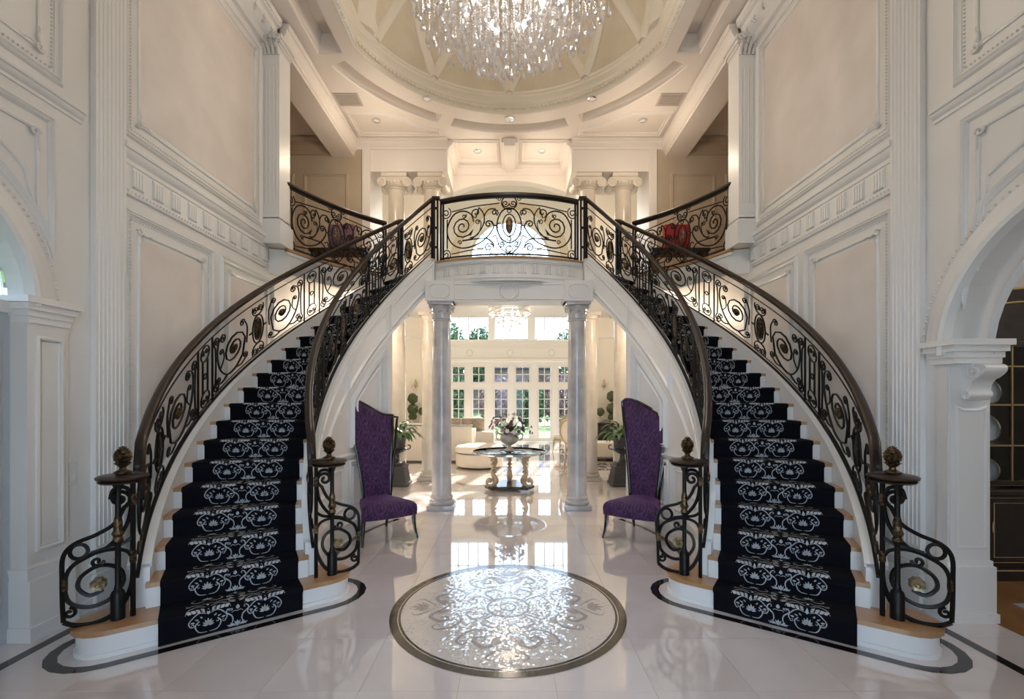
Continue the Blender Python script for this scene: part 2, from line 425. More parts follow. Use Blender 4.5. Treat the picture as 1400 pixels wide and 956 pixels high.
# ================================================================ STRUCTURE
XW = 3.354          # foyer side walls at x = -XW and +XW
ZL = 3.79           # landing floor
CX, CY = 0.35, 5.15 # centre of the flight's circle (mirrored for the other flight)
DT = 4.32           # degrees per tread
RISE = ZL / 21
TH1 = 216.9         # angle of the first riser
TOP = TH1 - 20 * DT # angle of the last riser
def zn(th): return max(0.0, min(ZL, ((TH1 - th) / DT + 1) * RISE))
def pol(r, th, z=None):
    x, y = CX + r * cos(R(th)), CY + r * sin(R(th))
    return (x, y) if z is None else (x, y, z)

# ---- floor: tiles near, one slab beyond
floor = MB().box(-7, 7, 8.33, 17.4, -0.12, 0).box(-3.705, 3.705, -1.2, 2.06, -0.12, 0).box(-3.705, 3.705, 2.06, 8.33, -0.12, -0.02).build('floor', 'marble_far', normals=False)
struct(floor)
edges_x = [-3.705 + 0.57 * i for i in range(14)]
edges_y = [2.06 + 0.57 * i for i in range(12)]
tile = MB().box(-0.2842, 0.2842, -0.2842, 0.2842, -0.02, 0).build('tile', 'marble_tile', floor)
first = True
for i in range(13):
    for j in range(11):
        x, y = edges_x[i] + 0.285, edges_y[j] + 0.285
        if first: tile.location = (x, y, 0); first = False
        else: share(tile, floor, (x, y, 0))
MB().box(-14, 14, -30, -1.2, -0.13, -0.02).build('forecourt', 'cream_marble')['kind'] = 'structure'
ground = struct(MB().box(-90, 90, -40, 130, -0.5, -0.13).build('lawn', 'lawn_green'))

# ---- dark inlays in the floor round each flight's first step and along the walls
C_O, C_I = Vector((-2.72, 3.13)), Vector((-1.585, 3.94))
def step_outline(off, n=10):
    d = (C_I - C_O).normalized(); nn = Vector((d.y, -d.x)); r = 0.185 + off
    a = atan2(nn.y, nn.x); pts = []
    for k in range(n + 1): # end round at the inner side
        t = a + pi * k / n; pts.append((C_I.x + r * cos(t), C_I.y + r * sin(t)))
    pts2 = []
    for k in range(n + 1):
        t = a - pi + pi * k / n; pts2.append((C_O.x + r * cos(t), C_O.y + r * sin(t)))
    return pts2[:] + pts        # outer end (back to front), then inner end (front to back)
for m in (-1, 1):
    s_ = -m
    o1, o2 = step_outline(0.085), step_outline(0.155)
    q = MB()
    n = len(o1)
    q.add([(x, y, 0.0012) for x, y in o1] + [(x, y, 0.0012) for x, y in o2], [(i, i + 1, n + i + 1, n + i) for i in range(n - 1)])
    q.build('border_inlay', 'black_stone', floor, m=s_)
    MB().box(-3.225, -3.15, 1.2, 3.42, 0.0, 0.0012).build('border_inlay', 'black_stone', floor, m=s_)
    q = MB(); a1 = [pol(2.20, 206 - 58 * i / 24) for i in range(25)]; a2 = [pol(2.26, 206 - 58 * i / 24) for i in range(25)]
    q.add([(x, y, 0.0012) for x, y in a1 + a2], [(i, i + 1, 26 + i, 25 + i) for i in range(24)])
    q.build('border_inlay', 'black_stone', floor, m=s_)

# ---- round mosaic in the floor
MC = (0.0, 3.68); MR = 0.875
med = MB().lathe([(MR, 0.0002), (MR, 0.002), (0.0, 0.002)], (MC[0], MC[1], 0), 72).build('mosaic_medallion', 'mosaic', floor, label='round sparkling mosaic medallion ringed by a dark stone band')
q = MB()
for ri, ro in ((MR - 0.005, MR + 0.055),):
    n = 72
    q.add([(MC[0] + r * cos(2 * pi * k / n), MC[1] + r * sin(2 * pi * k / n), 0.0026) for r in (ri, ro) for k in range(n)], [(k, (k + 1) % n, n + (k + 1) % n, n + k) for k in range(n)])
q.build('medallion_ring', 'bronze_stone', med)
q = MB(); n = 72
q.add([(MC[0] + r * cos(2 * pi * k / n), MC[1] + r * sin(2 * pi * k / n), 0.003) for r in (MR - 0.03, MR - 0.012) for k in range(n)], [(k, (k + 1) % n, n + (k + 1) % n, n + k) for k in range(n)])
q.build('medallion_ring', 'black_stone', med)
def ribbon(mb, pts, w, P):
    """flat ribbon of varying width along 2D points; P(a, b) -> world"""
    n = len(pts); L_, Rr = [], []
    for i in range(n):
        a = pts[max(0, i - 1)]; b = pts[min(n - 1, i + 1)]
        dx, dy = b[0] - a[0], b[1] - a[1]; l = hypot(dx, dy) or 1
        t = i / (n - 1); ww = w * (0.35 + 0.65 * sin(pi * min(1, t * 1.15)))
        L_.append(P(pts[i][0] - dy / l * ww / 2, pts[i][1] + dx / l * ww / 2)); Rr.append(P(pts[i][0] + dy / l * ww / 2, pts[i][1] - dx / l * ww / 2))
    mb.add(L_ + Rr, [(i, i + 1, n + i + 1, n + i) for i in range(n - 1)])
PZ = [0]
def petal(mb, c, l, w, ang, P):
    ca, sa = cos(ang), sin(ang); PZ[0] = (PZ[0] + 1) % 7; dz = 0.00012 * PZ[0]
    pts = [(0, 0), (l * 0.3, w / 2), (l * 0.65, w * 0.42), (l, 0), (l * 0.65, -w * 0.42), (l * 0.3, -w / 2)]
    mb.add([(p[0], p[1], p[2] + dz) for p in [P(c[0] + x * ca - y * sa, c[1] + x * sa + y * ca) for x, y in pts]], [(0, 5, 4, 3, 2, 1)])
pmat('mosaic_dark', (0.30, 0.26, 0.27), 0.14, noise=(70, (0.46, 0.42, 0.42), 2)); pmat('mosaic_rose', (0.50, 0.41, 0.38), 0.14, noise=(70, (0.38, 0.33, 0.34), 2))
for k, a in enumerate((0, 90, 180, 270)):
    P = lambda x, y, a=a: (MC[0] + x * cos(R(a)) - y * sin(R(a)), MC[1] + x * sin(R(a)) + y * cos(R(a)), 0.0034)
    q = MB()
    for s_ in (1, -1):
        ribbon(q, [(0.5, 0.02 * s_)] + catmull([(0.52, 0.04 * s_), (0.60, 0.16 * s_), (0.52, 0.24 * s_)], 6) + spi(0.50, 0.185 * s_, 0.055, 80 * s_, 0.8 * s_), 0.035, P)
        ribbon(q, catmull([(0.58, 0.02 * s_), (0.66, 0.10 * s_), (0.72, 0.14 * s_), (0.76, 0.10 * s_)], 6), 0.02, P)
        ribbon(q, catmull([(0.40, 0.10 * s_), (0.36, 0.22 * s_), (0.42, 0.32 * s_), (0.52, 0.36 * s_)], 6) + spi(0.52, 0.31 * s_, 0.05, 90 * s_, -0.8 * s_), 0.022, P)
    for da in (-50, -25, 0, 25, 50): petal(q, (0.64, 0), 0.15 - abs(da) * 0.0009, 0.04, R(da), P)
    q.build('mosaic_scroll', 'mosaic_dark', med, kind='stuff', normals=False)
    q = MB()
    for s_ in (1, -1):
        petal(q, (0.46, 0.05 * s_), 0.12, 0.05, R(35 * s_), P)
        ribbon(q, catmull([(0.14, 0.12 * s_), (0.26, 0.20 * s_), (0.33, 0.10 * s_), (0.27, 0.05 * s_)], 6), 0.02, P)
    q.build('mosaic_scroll', 'mosaic_rose', med, kind='stuff', normals=False)
q = MB(); n = 48
for ri, ro in ((0.155, 0.175), (0.055, 0.07)):
    q.add([(MC[0] + r * cos(2 * pi * k / n), MC[1] + r * sin(2 * pi * k / n), 0.0034) for r in (ri, ro) for k in range(n)], [(k, (k + 1) % n, n + (k + 1) % n, n + k) for k in range(n)])
q.build('mosaic_ring', 'mosaic_dark', med)

# ---- side walls of the foyer, built for the left (x < 0) and mirrored
def wall_with_arch(y0, y1, h, yc, r, zs):
    """2D outline (y, z) of a wall with an arched opening that reaches the floor"""
    return [(y0, 0), (yc - r, 0), (yc - r, zs)] + arc(yc, zs, r, 180, 0, 24)[1:-1] + [(yc + r, zs), (yc + r, 0), (y1, 0), (y1, h), (y0, h)]
def yz_solid(mb, poly, x0, x1):
    t = MB(); t.prism(poly, 0, 1)
    return mb.add([(x0 + z * (x1 - x0), x, y) for x, y, z in t.v], t.f)
def beads(mb, path, size, step, P, h):
    """row of small faceted beads along a 2D path"""
    for i in range(len(path) - 1):
        a, b = Vector(path[i]), Vector(path[i + 1]); L = (b - a).length; n = max(1, int(L / step))
        for k in range(n):
            p = a + (b - a) * ((k + 0.5) / n); t = (b - a).normalized(); u = Vector((-t.y, t.x))
            s1, s2 = size * 0.42, size * 0.5
            v = [P(*(p + t * s1), h * 0.2), P(*(p + u * s2), h * 0.2), P(*(p - t * s1), h * 0.2), P(*(p - u * s2), h * 0.2), P(p.x, p.y, h)]
            mb.add(v, [(0, 1, 4), (1, 2, 4), (2, 3, 4), (3, 0, 4)])
def frame_panel(wall, P, a0, a1, b0, b1, m, inset=0.14, notch=0.0, rope=True, corner=True, prof=PANEL):
    """raised frame, a thinner inner frame and small leaf ornaments in its corners"""
    MB().mold(rect(a0, a1, b0, b1), prof, P).build('panel_frame', 'trim_paint', wall, m=m, smooth=40)
    if rope:
        q = MB(); beads(q, rect(a0 + 0.05, a1 - 0.05, b0 + 0.05, b1 - 0.05) + [(a0 + 0.05, b0 + 0.05)], 0.022, 0.03, P, 0.014); q.build('bead_moulding', 'ornament_paint', wall, m=m, kind='stuff')
    i = inset
    MB().mold(rect(a0 + i, a1 - i, b0 + i, b1 - i), THIN, P).build('panel_frame', 'trim_paint', wall, m=m, smooth=40)
    if corner:
        for ca, cb, sa, sb in ((a0 + i, b0 + i, 1, 1), (a1 - i, b0 + i, -1, 1), (a1 - i, b1 - i, -1, -1), (a0 + i, b1 - i, 1, -1)):
            q = MB()
            q.tube([P(ca + sa * x, cb + sb * y, 0.016) for x, y in spi(0.0, 0.0, 0.035, 200, 1.2)], 0.010, 5)
            q.tube([P(ca + sa * x, cb + sb * y, 0.014) for x, y in catmull([(0.03, 0.0), (0.07, 0.015), (0.11, 0.0), (0.14, 0.004)], 4)], [0.010] * 8 + [0.006] * 5, 5)
            q.tube([P(ca + sa * x, cb + sb * y, 0.014) for x, y in catmull([(0.0, 0.03), (0.015, 0.07), (0.0, 0.11), (0.004, 0.14)], 4)], [0.010] * 8 + [0.006] * 5, 5)
            q.build('corner_ornament', 'ornament_paint', wall, m=m, smooth=60)
def cap(mb, x0, x1, y0, y1, z0, z1, step=0.03):
    """stacked mouldings of an impost or a plinth, widest at the top"""
    n = 4
    for k in range(n):
        e = step * (k / (n - 1)) ** 1.4
        mb.box(x0 - e, x1 + e, y0 - e, y1 + e, z0 + (z1 - z0) * k / n, z0 + (z1 - z0) * (k + 1) / n)
CORNICE = [(-0.012, 0.012), (0.025, 0.02), (0.025, 0.03), (0.03, 0.055), (0.06, 0.075), (0.085, 0.10), (0.09, 0.13), (0.115, 0.135), (0.125, 0.16), (0.125, 0.18), (-0.012, 0.18)]
H = 7.15
for m, side in ((1, 'left'), (-1, 'right')):
    P = lambda a, b, d: (-XW + d, a, b)              # wall face x = -XW, d into the room
    wall = node('wall_' + side)
    left = m == 1
    # masonry: stair stretch, arch stretch
    yarch, rarch, zs = (2.366, 0.80, 2.34) if left else (2.47, 0.98, 2.02)
    q = MB(); yz_solid(q, rect(3.53, 6.5, 0, H), -XW - 0.25, -XW); q.build('wall_panel', 'white_paint', wall, m=m)
    q = MB(); yz_solid(q, rect(6.5, 10.0, 0, 3.43), -XW - 0.25, -XW); q.build('wall_panel', 'cream_trim', wall, m=m)
    y1 = 3.53
    # arch wall; its opening ends in the pier
    q = MB(); yz_solid(q, wall_with_arch(-1.2, y1, H, yarch, rarch, zs), -XW - (0.16 if left else 0.30), -XW); q.build('arch_wall', 'white_paint', wall, m=m)
    # faux-plaster fields
    MB().box(-XW, -XW + 0.003, 4.13, 6.0, 4.22, 6.24).build('plaster_field', 'plaster', wall, m=m)
    MB().box(-XW, -XW + 0.003, 4.13, 4.98, 0.9, 3.14).build('plaster_field', 'plaster', wall, m=m)
    MB().box(-XW, -XW + 0.003, 5.46, 6.30, 0.9, 3.14).build('plaster_field', 'plaster', wall, m=m)
    frame_panel(wall, P, 3.985, 6.13, 4.03, 6.42, m)
    frame_panel(wall, P, 3.985, 5.13, 0.75, 3.33, m)
    frame_panel(wall, P, 5.31, 6.44, 0.75, 3.33, m)
    # storey band: cornice, triglyphs, rope
    MB().mold([(6.25, 3.74), (3.93, 3.74)], [(-y, x * 0.5) for x, y in CORNICE], P, closed=False).build('storey_cornice', 'trim_paint', wall, m=m, smooth=30)
    q = MB(); q.box(-XW, -XW + 0.012, 3.95, 6.25, 3.55, 3.74); q.build('frieze_band', 'trim_paint', wall, m=m)
    for k in range(10):
        y = 4.10 + 0.235 * k
        q = MB()
        for j in range(4): q.bbox(-XW + 0.008, -XW + 0.035, y - 0.062 + 0.031 * j, y - 0.062 + 0.031 * j + 0.024, 3.565, 3.715, 0.004)
        q.box(-XW + 0.008, -XW + 0.024, y - 0.065, y + 0.065, 3.56, 3.735)
        q.build('triglyph', 'trim_paint', wall, m=m)
    MB().mold([(6.25, 3.515), (3.95, 3.515)], [(-0.035, 0), (-0.03, 0.02), (0, 0.03), (0.03, 0.02), (0.035, 0)], P, closed=False).build('rope_band', 'trim_paint', wall, m=m, smooth=40)
    q = MB(); beads(q, [(3.96, 3.515), (6.24, 3.515)], 0.055, 0.04, P, 0.045); q.build('rope_ornament', 'ornament_paint', wall, m=m, kind='stuff')
    # fluted pilaster
    pil = MB().box(-XW - 0.01, -XW + 0.045, 3.655, 3.945, 0.34, 6.3).build('pilaster', 'trim_paint', wall, m=m)
    for k in range(7):
        y = 3.685 + 0.0385 * k
        MB().tube([(-XW + 0.045, y, 0.5), (-XW + 0.045, y, 6.1)], 0.007, 6).build('flute', 'trim_paint', pil, m=m, smooth=50)
    q = MB(); q.box(-XW, -XW + 0.07, 3.635, 3.965, 0, 0.28); cap(q, -XW, -XW + 0.05, 3.65, 3.95, 0.28, 0.36, 0.015); q.build('plinth', 'trim_paint', pil, m=m)
    # baseboards
    q = MB(); q.box(-XW, -XW + 0.025, 3.46, 3.64, 0, 0.26); q.box(-XW, -XW + 0.04, 3.46, 3.64, 0, 0.09); q.box(-XW, -XW + 0.034, 3.46, 3.64, 0.26, 0.29)
    q.build('baseboard', 'trim_paint', wall, m=m)
    # pier of the arch, impost, archivolt
    if left:
        py0, py1, zi0, zi1 = 3.158, 3.45, 2.22, 2.40
        q = MB(); q.box(-XW - 0.17, -XW + 0.02, py0, py1, 0, zi0); q.build('arch_pier', 'white_paint', wall, m=m)
        q = MB(); q.box(-XW - 0.16, -XW + 0.05, py0 - 0.01, py1 + 0.03, 0, 0.42); cap(q, -XW - 0.165, -XW + 0.03, py0 - 0.006, py1 + 0.01, 0.42, 0.50, 0.01); q.box(-XW - 0.16, -XW + 0.065, py0 - 0.02, py1 + 0.045, 0, 0.10); q.build('pier_plinth', 'trim_paint', wall, m=m)
        Pp = lambda a, b, d: (-XW + 0.02 + d, a, b)
        MB().mold(rect(3.225, 3.40, 0.62, 2.12), THIN, Pp).build('panel_frame', 'trim_paint', wall, m=m, smooth=40)
        MB().mold(rect(3.245, 3.38, 0.64, 2.10), [(-0.006, 0), (0, 0.008), (0.006, 0)], Pp).build('panel_frame', 'ornament_paint', wall, m=m, smooth=40)
        q = MB(); cap(q, -XW - 0.16, -XW + 0.03, py0, py1 + 0.01, zi0, zi1, 0.05); q.build('impost', 'trim_paint', wall, m=m)
    else:
        py0, py1, zi0, zi1 = 3.45, 3.53, 1.95, 2.13
        q = MB(); q.box(-XW - 0.30, -XW + 0.012, py0 + 0.01, py1 + 0.02, 0, zi0); q.build('arch_pier', 'white_paint', wall, m=m)
        q = MB(); q.box(-XW - 0.32, -XW + 0.05, py0 - 0.03, py1 + 0.05, 0, 0.42); q.box(-XW - 0.33, -XW + 0.065, py0 - 0.045, py1 + 0.06, 0, 0.07); q.box(-XW - 0.31, -XW + 0.035, py0 - 0.015, py1 + 0.035, 0.42, 0.46); q.build('pier_plinth', 'trim_paint', wall, m=m)
        Pj = lambda a, b, d: (a, py0 + 0.01 - d, b)
        MB().mold([(-XW - 0.265, 0.56), (-XW - 0.05, 0.56), (-XW - 0.05, 1.62), (-XW - 0.10, 1.60), (-XW - 0.21, 1.60), (-XW - 0.265, 1.62)], THIN, Pj).build('panel_frame', 'trim_paint', wall, m=m, smooth=40)
        q = MB(); cap(q, -XW - 0.33, -XW + 0.03, py0 - 0.06, py1 + 0.06, zi0, zi1, 0.05); q.build('impost', 'trim_paint', wall, m=m)
        # scrolled console below the impost
        q = MB()
        prof = catmull([(0.0, 1.95), (0.16, 1.94), (0.19, 1.90), (0.16, 1.86), (0.10, 1.82), (0.075, 1.76), (0.085, 1.71), (0.05, 1.68), (0.0, 1.68)], 4)
        t = MB(); t.prism([(a, b) for a, b in prof], 0, 1)
        q.add([(-XW - 0.24 + 0.16 * z, py0 + 0.01 - x, y) for x, y, z in t.v], t.f)
        con = q.build('console_bracket', 'trim_paint', wall, m=m, smooth=40)
        for x in (-XW - 0.245, -XW - 0.075):
            q = MB(); q.tube([(x, py0 - 0.10 - c, d) for c, d in spi(0, 1.885, 0.055, 90, 1.6)], 0.010, 5); q.tube([(x, py0 - 0.045 - c, d) for c, d in spi(0, 1.72, 0.035, -90, -1.5)], 0.008, 5)
            q.build('volute', 'trim_paint', con, m=m, smooth=60)
    av = arc(yarch, zs, rarch + 0.09, 0, 180, 36)
    MB().mold(av, [(-0.09, 0.0), (-0.085, 0.03), (-0.04, 0.035), (-0.03, 0.05), (0.03, 0.055), (0.055, 0.075), (0.085, 0.065), (0.095, 0.0)], P, closed=False).build('archivolt', 'trim_paint', wall, m=m, smooth=40)
    q = MB(); beads(q, arc(yarch, zs, rarch + 0.16, 0, 180, 36), 0.03, 0.04, lambda a, b, d: (-XW + 0.065 + d, a, b), 0.02); q.build('bead_moulding', 'ornament_paint', wall, m=m, kind='stuff')
    # spandrel panels of the arch wall, their mouldings and cornice
    ytop = 3.34
    sp = [(yarch - 0.2, 3.73), (ytop, 3.73), (ytop, zs + 0.42)] + [p for p in arc(yarch, zs, rarch + 0.30, 18, 80, 12) if p[0] < ytop][1:]
    MB().mold(sp, PANEL, P, closed=False).build('spandrel_frame', 'trim_paint', wall, m=m, smooth=40)
    sp2 = [(yarch - 0.2, 3.61), (ytop - 0.10, 3.61), (ytop - 0.10, zs + 0.62)] + [p for p in arc(yarch, zs, rarch + 0.44, 30, 80, 10) if p[0] < ytop - 0.12]
    MB().mold(sp2, THIN, P, closed=False).build('spandrel_frame', 'trim_paint', wall, m=m, smooth=40)
    q = MB(); q.tube([P(ytop - 0.10 + x, 3.60 + y, 0.016) for x, y in spi(-0.02, -0.02, 0.035, 0, 1.3)], 0.011, 5); q.tube([P(ytop - 0.10, 3.57 - 0.012 * k, 0.015) for k in range(10)], 0.010, 5); q.build('corner_ornament', 'ornament_paint', wall, m=m, smooth=60)
    MB().mold([(3.575, 3.83), (-1.2, 3.83)], [(-y * 0.6, x * 0.45) for x, y in CORNICE], P, closed=False).build('storey_cornice', 'trim_paint', wall, m=m, smooth=30)
    frame_panel(wall, P, 1.2, 3.39, 4.06, 6.42, m)
    # crown cornice with dentils and scrolled modillions
    MB().mold([(6.25, 6.46), (-1.2, 6.46)], [(-y * 2.3, x * 1.9) for x, y in CORNICE], P, closed=False).build('crown_cornice', 'trim_paint', wall, m=m, smooth=30)
    for k in range(16):
        y = 6.16 - 0.19 * k
        q = MB(); q.bbox(-XW + 0.03, -XW + 0.17, y - 0.045, y + 0.045, 6.66, 6.72, 0.012)
        q.tube([(-XW + 0.13 + a, y, b) for a, b in spi(0, 6.655, 0.032, 90, -1.3)], 0.016, 5); q.build('modillion', 'trim_paint', wall, m=m, smooth=50)
    q = MB()
    for k in range(60):
        y = 6.22 - 0.052 * k; q.box(-XW + 0.19, -XW + 0.235, y - 0.03, y, 6.79, 6.84)
    q.build('dentil_row', 'trim_paint', wall, m=m, kind='stuff')
    # end pier that carries the balcony rail, with a leafy capital
    q = MB(); q.box(-XW - 0.02, -3.13, 6.20, 6.50, ZL + 0.34, 6.42); pier = q.build('end_pier', 'trim_paint', wall, m=m)
    for k in range(4):
        x = -3.315 + 0.05 * k
        MB().tube([(x, 6.20, 4.35), (x, 6.20, 6.2)], 0.007, 6).build('flute', 'trim_paint', pier, m=m, smooth=50)
    q = MB(); q.box(-XW - 0.02, -3.10, 6.17, 6.53, ZL, ZL + 0.30); cap(q, -XW - 0.02, -3.12, 6.19, 6.51, ZL + 0.30, ZL + 0.36, -0.01); q.build('plinth', 'trim_paint', pier, m=m)
    q = MB(); cap(q, -XW - 0.02, -3.13, 6.20, 6.50, 6.42, 6.62, 0.05)
    for row, zz in ((0, 6.36), (1, 6.46)):
        for k in range(4 - row):
            x = -3.32 + 0.06 * k + 0.03 * row
            q.tube([(x, 6.19, zz), (x, 6.165, zz + 0.08), (x, 6.12, zz + 0.10), (x, 6.11, zz + 0.08)], [0.02, 0.028, 0.02, 0.008], 5)
    for x in (-3.33, -3.13): q.tube([(x + a, 6.13, b) for a, b in spi(0, 6.57, 0.05, 90, 1.4)], 0.014, 5)
    q.build('capital', 'ornament_paint', pier, m=m, smooth=50)
    # light beam over the balcony edge with crown moulding
    MB().box(-3.60, -3.16, 6.45, 9.3, 6.58, 6.95).build('balcony_beam', 'ceiling_paint', wall, m=m)
    MB().mold([(9.24, 6.60), (6.3, 6.60)], [(-y * 1.5, x * 0.95) for x, y in CORNICE], lambda a, b, d: (-3.16 + d, a, b), closed=False).build('beam_moulding', 'ceiling_paint', wall, m=m, smooth=30)
    q = MB(); beads(q, [(6.5, 6.80), (9.2, 6.80)], 0.06, 0.05, lambda a, b, d: (-3.09 + d, a, b), 0.03); q.build('egg_moulding', 'trim_paint', wall, m=m, kind='stuff')

# ---- light switch on the wall left of the stair
sw = node('trim_1'); sw['kind'] = 'thing'; tag(sw, 'pale wall switch plate beside the fluted pilaster behind the stair newel', 'switch'); sw.name = 'light_switch'; ORG['light_switch'] = Vector((0, 0, 0))
MB().bbox(-XW + 0.0, -XW + 0.008, 3.465, 3.535, 1.02, 1.20, 0.003).build('plate', 'switch_plate', sw)
MB().bbox(-XW + 0.006, -XW + 0.013, 3.485, 3.515, 1.06, 1.11, 0.002).build('rocker', 'white_paint', sw)
# ---- closed door leaf in the arch on the left
door = struct(MB().box(-XW - 0.16, -XW - 0.10, 1.56, 3.166, 0, 2.3).build('door_1', 'door_grey'))
MB().mold(rect(2.55, 3.08, 0.2, 2.1), THIN, lambda a, b, d: (-XW - 0.10 + d, a, b)).build('panel_frame', 'door_grey', door)
MB().box(-XW - 0.16, -XW - 0.07, 1.56, 3.166, 2.28, 2.36).build('transom_bar', 'trim_paint', door)
q = MB(); yz_solid(q, arc(2.366, 2.34, 0.80, 0, 180, 20), -XW - 0.14, -XW - 0.12); q.build('fanlight_pane', 'pane_glass', door)

# ---- ceiling: soffit plate with the great opening, arc coffers and side coffers
ZC = 6.90
OC = 5.89; ORr = 2.49
opening = [(2.33, 3.5)] + arc(0, OC, ORr, 20.65, 159.35, 40) + [(-2.33, 3.5)] + arc(0, 3.5 + 0.88, ORr, 200.65, 339.35, 30)[1:-1]
def slot(a0, a1): return arc(0, OC, 2.78, a0, a1, 16) + arc(0, OC, 3.08, a1, a0, 16)
slots = [slot(116.2, 156), slot(68, 112), slot(24, 63.8)]
outer = [(-3.6, -1.2), (3.6, -1.2), (3.6, 6.4), (5.8, 6.4), (5.8, 9.5), (1.3, 9.5), (1.3, 10.4), (-1.3, 10.4), (-1.3, 9.5), (-5.8, 9.5), (-5.8, 6.4), (-3.6, 6.4)]
coffers = [rect(-2.90, -2.52, 5.55, 6.90), rect(2.52, 2.90, 5.55, 6.90), rect(-2.90, -2.52, 3.2, 5.1), rect(2.52, 2.90, 3.2, 5.1)]
ceiling = node('ceiling')
v, f = curve_plate(outer, [opening] + slots + coffers, ZC, ZC + 0.25); MB().add(v, f).build('soffit', 'ceiling_paint', ceiling)
v, f = curve_plate(outer, [opening], ZC + 0.25, ZC + 0.35); MB().add(v, f).build('coffer_back', 'ceiling_paint', ceiling)
PC = lambda a, b, d: (a, b, ZC - d)
INNER = [(0.0, -0.25), (0.10, -0.24), (0.085, -0.19), (0.06, -0.15), (0.05, -0.09), (0.02, -0.05), (0.02, -0.01), (0.0, 0.0)]
for s_ in slots:
    ccw = s_[::-1]
    MB().mold(s_ if sum(s_[i - 1][0] * s_[i][1] - s_[i][0] * s_[i - 1][1] for i in range(len(s_))) > 0 else ccw, INNER, PC).build('coffer_moulding', 'ceiling_paint', ceiling, smooth=30)
for c_ in coffers: MB().mold(c_, INNER, PC).build('coffer_moulding', 'ceiling_paint', ceiling, smooth=30)
SOFF = [(-0.045, -0.004), (-0.04, 0.025), (-0.01, 0.03), (0.0, 0.045), (0.03, 0.04), (0.045, -0.004)]
for m in (1, -1):
    MB().mold([(-2.95, 8.98), (-1.40, 8.98), (-1.40, 8.86), (-1.75, 8.72), (-2.26, 8.32), (-2.95, 8.32)], SOFF, PC).build('ceiling_panel_frame', 'ceiling_paint', ceiling, m=m, smooth=40)
    MB().mold(rect(-1.12, -0.26, 9.22, 9.98), SOFF, PC).build('ceiling_panel_frame', 'ceiling_paint', ceiling, m=m, smooth=40)
    # small cornice where the soffit meets the wall over the columns
    MB().mold([(-3.16, ZC - 0.2), (-1.25, ZC - 0.2)], [(y * 1.1, x * 1.2) for x, y in CORNICE], lambda a, b, d: (a, 9.24 - d, b), closed=False).build('ceiling_cornice', 'ceiling_paint', ceiling, m=m, smooth=30)
    MB().mold([(9.2, ZC - 0.2), (10.3, ZC - 0.2)], [(y * 1.1, x * 1.2) for x, y in CORNICE], lambda a, b, d: (-1.26 + d, a, b), closed=False).build('ceiling_cornice', 'ceiling_paint', ceiling, m=m, smooth=30)
MB().mold([(-1.26, ZC - 0.2), (1.26, ZC - 0.2)], [(y * 1.1, x * 1.2) for x, y in CORNICE], lambda a, b, d: (a, 10.3 - d, b), closed=False).build('ceiling_cornice', 'ceiling_paint', ceiling, smooth=30)
q = MB(); q.bbox(-0.11, 0.11, 9.12, 10.2, ZC - 0.16, ZC, 0.01); q.bbox(-0.17, 0.17, 9.15, 10.2, ZC - 0.08, ZC, 0.01); q.build('centre_beam', 'ceiling_paint', ceiling)
# drum under the dome
DR = [(0.0, -0.02), (0.02, 0.0), (0.05, 0.0), (0.05, -0.06), (0.085, -0.09), (0.09, -0.16), (0.12, -0.19), (0.12, -0.25), (0.16, -0.30), (0.20, -0.33), (0.21, -0.38), (0.24, -0.40), (0.24, -0.45)]
MB().mold(opening, [(o * 0.6 - 0.01, d * 0.74) for o, d in DR], PC).build('dome_drum', 'dome_trim', ceiling, smooth=30)
q = MB(); beads(q, opening + [opening[0]], 0.05, 0.055, PC, 0.0)
q = MB()
far = arc(0, OC, ORr - 0.045, 20, 160, 84)
for i in range(84):
    (x0, y0), (x1, y1) = far[i], far[i + 1]
    if i % 1 == 0:
        a = Vector((x1 - x0, y1 - y0)).normalized(); nn = Vector((-a.y, a.x)); c = Vector(((x0 + x1) / 2, (y0 + y1) / 2))
        p = [c - a * 0.022, c + a * 0.022, c + a * 0.022 + nn * 0.03, c - a * 0.022 + nn * 0.03]
        q.prism([tuple(w) for w in p], ZC + 0.07, ZC + 0.11)
q.build('dentil_row', 'dome_trim', ceiling, kind='stuff')
for m in (1, -1):
    q = MB()
    for k in range(46):
        y = 6.72 - 0.055 * k; q.box(-2.33, -2.27, y - 0.032, y, ZC + 0.03, ZC + 0.08)
    q.build('dentil_row', 'trim_paint', ceiling, m=m, kind='stuff')
# dome shell: from the drum to its crown
ZD = ZC + 0.33; AP = (0.0, 4.7)
dome_in = []
def dome_pt(t, s):
    """t along the rim (index), s from 0 rim to 1 crown"""
    i = int(t) % len(opening); p = opening[i]
    c = Vector((AP[0], AP[1])); rim = Vector(p); d = (c - rim); k = 0.13 / d.length
    r0 = rim + d * k
    al = s * pi / 2
    q_ = c + (r0 - c) * cos(al)
    return (q_.x, q_.y, ZD + 2.15 * sin(al))
n = len(opening); q = MB(); ns = 14
vv = [dome_pt(i, j / ns) for i in range(n) for j in range(ns + 1)]
q.add(vv, [(i * (ns + 1) + j, ((i + 1) % n) * (ns + 1) + j, ((i + 1) % n) * (ns + 1) + j + 1, i * (ns + 1) + j + 1) for i in range(n) for j in range(ns)])
q.build('dome_shell', 'dome_plaster', ceiling, smooth=50)
def dome_polar(phi, s, dr=0.0):
    d = Vector((cos(R(phi)), sin(R(phi))));
    # rim point of the far arc at this angle from the arc's centre
    rim = Vector((0, OC)) + d * ORr
    if abs(rim.x) > 2.33: rim = Vector((2.33 * (1 if rim.x > 0 else -1), rim.y))
    c = Vector(AP); e = c - rim; r0 = rim + e * (0.13 / e.length); al = s * pi / 2
    p = c + (r0 - c) * cos(al) * (1 - dr * 0.35); return Vector((p.x, p.y, ZD + (2.15 - dr) * sin(al)))
